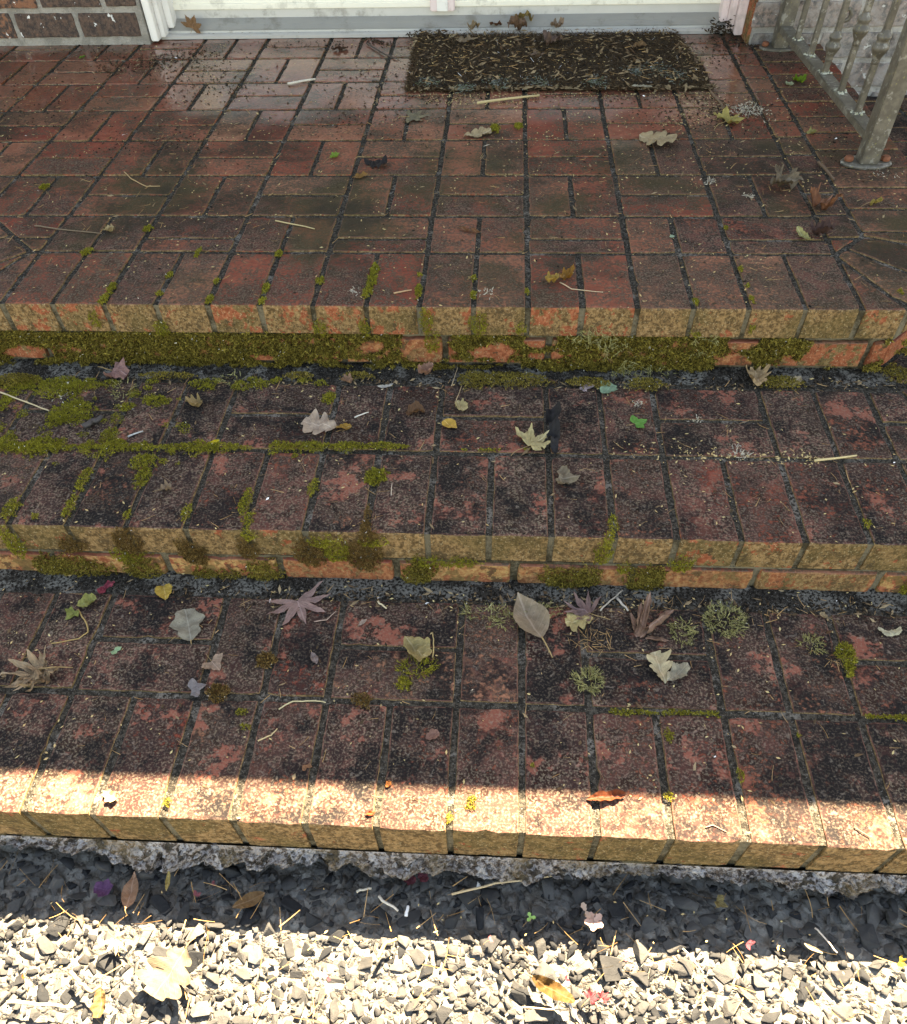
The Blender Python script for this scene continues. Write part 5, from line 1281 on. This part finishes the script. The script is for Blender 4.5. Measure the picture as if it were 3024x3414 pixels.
cream = scatter(2400, -1.5, 1.08, Y3-.25, 1.52, lambda x, y: .3+.7*(mnoise.noise((x*3, y*3, 9)) > .1)) \
    + scatter(500, .1, 1.05, .45, 1.2) + line_pts(90, (2330, 1520), (2750, 1530), P2, .010) + line_pts(60, (2050, 1490), (2400, 1520), P2, .012) \
    + line_pts(150, (1430, 335), (1720, 345), PL, .016) + line_pts(260, (1400, 318), (2370, 318), PL, .016) + line_pts(120, (2250, 420), (2420, 340), PL, .03)+line_pts(60, (0, 1290), (3000, 1290), P2, .012)+line_pts(70, (900, 1990), (2950, 2040), P3, .015)
cream = [(x, y) for x, y in cream if not (y < Y3 and y > Y3-.04)]
M_CREAM = mat_island('pale_husks', [(.50, .40, .20), (.62, .54, .34), (.36, .26, .12), (.66, .62, .52), (.45, .30, .14)], .8)
flakes('seed_husks', 'scattered cream-coloured seed husks on the bricks and gravel', [(x, y, surf(x, y)+.001) for x, y in cream], rng.uniform(.0011, .0030, len(cream)), M_CREAM)
mp = [mat_pt(a, b) for a, b in rng.uniform(.01, .99, (330, 2))]
flakes('seed_husks', 'cream seed husks lying on the doormat', [(q[0], q[1], .0205+rng.uniform(0, .002)) for q in mp], rng.uniform(.0012, .0030, len(mp)), M_CREAM)
M_CRUMB = mat_island('dark_crumbs', [(.012, .010, .009), (.03, .02, .014), (.05, .032, .02), (.02, .016, .014), (.09, .06, .035)], .85)
dark = scatter(3400, -1.45, 1.05, .55, 1.54, lambda x, y: max(.04, .25+1.3*mnoise.noise((x*3.2, y*4, 2))+.5*(y-.9))) + scatter(500, -.9, .9, Y3+.05, .5) \
    + line_pts(260, (330, 235), (560, 215), PL, .04)+line_pts(160, (500, 200), (760, 175), PL, .035)+line_pts(160, (1380, 330), (2360, 330), PL, .015)+line_pts(240, (2180, 380), (2560, 400), PL, .035)+line_pts(140, (2330, 330), (2480, 400), PL, .03) \
    + line_pts(220, (0, 1270), (3024, 1290), P2, .010)+line_pts(420, (600, 1985), (3000, 2040), P3, .012)+line_pts(140, (420, 480), (700, 470), PL, .05)+line_pts(120, (1220, 130), (1300, 150), PL, .012)+line_pts(150, (0, 1430), (600, 1400), P2, .03)
flakes('dirt_crumbs', 'dark crumbs of soil and rotten leaf on the bricks', [(x, y, surf(x, y)+.0005) for x, y in dark], rng.uniform(.0014, .0042, len(dark)), M_CRUMB, thick=.7)
sl = [(x, rng.uniform(1.566, 1.628)) for x in rng.uniform(-.9, .84, 150)]
flakes('dirt_crumbs', 'dark crumbs lying on the door sill', [(x, y, .0105+max(0, (y-1.585))*.45) for x, y in sl], rng.uniform(.0012, .004, len(sl)), M_CRUMB, thick=.7)
cr = [(at(u, v, y=1.55)) for u, v in [(2415+rng.normal(0, 26), 100+rng.normal(0, 18)) for _ in range(130)]]+[(rng.normal(-.10, .035), rng.uniform(1.51, 1.57), .006+rng.uniform(0, .012)) for _ in range(150)]+[(rng.normal(.86, .05), rng.uniform(1.43, 1.55), .003) for _ in range(120)]
flakes('dirt_crumbs', 'rotten leaf crumbs heaped in the door corners', [tuple(q) for q in cr], rng.uniform(.002, .006, len(cr)), M_CRUMB, thick=.6, elong=3)
M_NEED = mat_island('dry_needles', [(.30, .17, .07), (.46, .32, .16), (.56, .46, .30), (.22, .12, .05), (.38, .24, .12)], .75)
nd = scatter(1500, -1.4, 1.05, Y3, 1.5, lambda x, y: .35+.65*(mnoise.noise((x*2.5, y*2.5, 4)) > -.1)) + line_pts(70, (0, 1275), (2900, 1290), P2, .014)+line_pts(110, (700, 1985), (3000, 2040), P3, .016)+line_pts(60, (1990, 2150), (1960, 2130), P3, .016)+line_pts(60, (2200, 370), (2450, 380), PL, .03)+line_pts(20, (2800, 2215), (2840, 2190), P3, .01)
nd = [(x, y) for x, y in nd if y > Y3+.004]
n = len(nd); a = rng.uniform(0, 6.28, n)
P = np.array([(x, y, surf(x, y)+.0012) for x, y in nd]); D = np.column_stack([np.cos(a), np.sin(a), rng.normal(0, .04, n)])
V, F = strand_set(P, D, rng.uniform(.006, .024, n), rng.uniform(.0007, .0015, n), .3, 4)
z0 = np.repeat(P[:, 2], 10); V[:, 2] = np.maximum(V[:, 2], z0-.0002); V[:, 2] = np.minimum(V[:, 2], z0+.006)
tag(obj('pine_needles', mesh_np('pine_needles', V, F), M_NEED), 'thin dry needles and hairs strewn over the bricks', 'needles', kind='stuff')
n = 260; mp = np.array([mat_pt(a, b) for a, b in rng.uniform(0, 1, (n, 2))]); a = rng.normal(0, .8, n)
P = np.column_stack([mp, .0225+rng.uniform(0, .003, n)]); D = np.column_stack([np.cos(a), np.sin(a), rng.normal(0, .08, n)])
V, F = strand_set(P, D, rng.uniform(.008, .03, n), rng.uniform(.0008, .002, n), .2)
tag(obj('pine_needles', mesh_np('pine_needles', V, F), M_NEED), 'dry needles matted over the doormat', 'needles', kind='stuff')
n = 900; gp = np.column_stack([rng.uniform(-1.1, 1.2, n), rng.uniform(-1.5, Y3-.03, n)]); a = rng.uniform(0, 6.28, n)
P = np.column_stack([gp, ZG+.008+rng.uniform(0, .010, n)]); D = np.column_stack([np.cos(a), np.sin(a), rng.normal(0, .2, n)])
V, F = strand_set(P, D, rng.uniform(.01, .045, n), rng.uniform(.0008, .0018, n), .25, 4)
tag(obj('pine_needles', mesh_np('pine_needles', V, F), M_NEED), 'dry needles and stalks caught in the gravel', 'needles', kind='stuff')
M_BITS = mat_island('leaf_bits', [(.08, .042, .022), (.15, .085, .045), (.045, .025, .016), (.22, .14, .08), (.11, .06, .034), (.30, .22, .13)], .75)
mp = [mat_pt(a, b) for a, b in np.column_stack([rng.uniform(-.02, 1.02, 480), rng.uniform(0, 1, 480)])]+[mat_pt(a, b) for a, b in np.column_stack([rng.uniform(-.01, 1.03, 260), rng.normal(-.005, .02, 260)])]
flakes('leaf_bits', 'torn brown leaf bits trodden into the doormat', [(q[0], q[1], (.0185 if q[1] > 1.108 else .006)+rng.uniform(0, .005)) for q in mp], rng.uniform(.003, .0095, len(mp)), M_BITS, thick=.25, elong=2.2)
bp_ = line_pts(60, (1400, 325), (2370, 322), PL, .02)+line_pts(90, (2300, 300), (2470, 400), PL, .03)+line_pts(70, (330, 230), (560, 210), PL, .05)+line_pts(40, (480, 200), (760, 175), PL, .04)+scatter(420, -1.3, 1.0, .35, 1.5)+line_pts(70, (0, 1270), (3000, 1288), P2, .012)+line_pts(90, (900, 1985), (3000, 2035), P3, .014)+scatter(70, -.8, .9, Y3+.05, -.02)
flakes('leaf_bits', 'torn brown leaf bits lying about on the bricks', [(x, y, surf(x, y)+.0008) for x, y in bp_], rng.uniform(.002, .0055, len(bp_)), M_BITS, thick=.3, elong=2.6)
sp_ = [(x, rng.uniform(1.566, 1.630)) for x in rng.uniform(-.9, .84, 70)]
flakes('leaf_bits', 'torn leaf bits on the door sill', [(x, y, .0105+max(0, (y-1.585))*.45) for x, y in sp_], rng.uniform(.002, .005, len(sp_)), M_BITS, thick=.3, elong=2.6)
# pale fluff and droppings: small heaps
M_FLUFF = mat_island('grey_fluff', [(.26, .24, .21), (.40, .37, .33), (.16, .14, .12), (.48, .42, .32)], .95)
def fluff(label, u, v, plane, s, n, ln=.008):
    c = at(u, v, **plane); q = np.column_stack([rng.normal(0, s, n), rng.normal(0, s, n), np.abs(rng.normal(0, s*.25, n))])
    D = rng.normal(size=(n, 3)); D[:, 2] = np.abs(D[:, 2])*.5; D /= np.linalg.norm(D, axis=1)[:, None]
    V, F = strand_set(q, D, rng.uniform(.4, 1, n)*ln, .0022, .5)
    V[:, 2] = np.maximum(V[:, 2], .0003)
    o = obj('fluff', mesh_np('fluff', V, F), M_FLUFF); o.location = c; return tag(o, label, 'debris')
fluff('heap of grey-white fluff and husks at right of the doormat front', 2495, 375, PL, .024, 260, .008)
fluff('white fluff flake at the head of a joint right of the oak leaf', 2370, 607, PL, .008, 40)
fluff('small white fluff flake one brick right of the other', 2495, 655, PL, .006, 30)
fluff('whitish fluff scrap on the front bricks of the landing', 1612, 980, PL, .010, 36, .006)
fluff('pale fluff line beside the mossy joint of the landing', 1180, 972, PL, .006, 22, .007)
fluff('white crust scrap on the mossy left of the middle step', 215, 1320, P2, .007, 30, .006)
fluff('bluish white fluff on the red brick of the middle step', 2322, 1403, P2, .006, 24, .006)
fluff('whitish husk heap on the joint of the middle step', 2465, 1515, P2, .010, 50, .008)
fluff('grey lichen fluff by the small green seedling leaf', 2130, 1350, P2, .007, 30, .006)
fluff('white fluff at the foot of the railing post', 2945, 590, PL, .020, 30, .006)

# halves and stalks belong to their leaf
def by_label(t): return [o for o in COL.objects if o.parent is None and str(o.get('label', '')).startswith(t)][0]
for (root, kids) in (
    ('curled ochre leaf with a long', (('second half of the curled ochre', 'lobe'), ('long pale stalk of the curled ochre', 'stem'))),
    ('twisted ivory leaf', (('thin stalk of the twisted ivory', 'stem'),)),
    ('yellow-green curled leaf', (('green lower half', 'lobe'), ('long hooked stalk', 'stem'))),
    ('spotted ivory lobed', (('grey-edged lower half', 'lobe'),)),
    ('shrivelled tan maple', (('second layer', 'lobe'),)),
    ('ochre curled leaf with upright', (('upright stalk beside', 'stem'),)),
    ('mauve seven-pointed', (('stalk of the Japanese', 'stem'),))):
    r = by_label(root)
    for (k, nm) in kids:
        c = by_label(k); c.parent = r; c.matrix_parent_inverse = r.matrix_basis.inverted(); c.name = nm
        for p in ('label', 'category'):
            if p in c: del c[p]
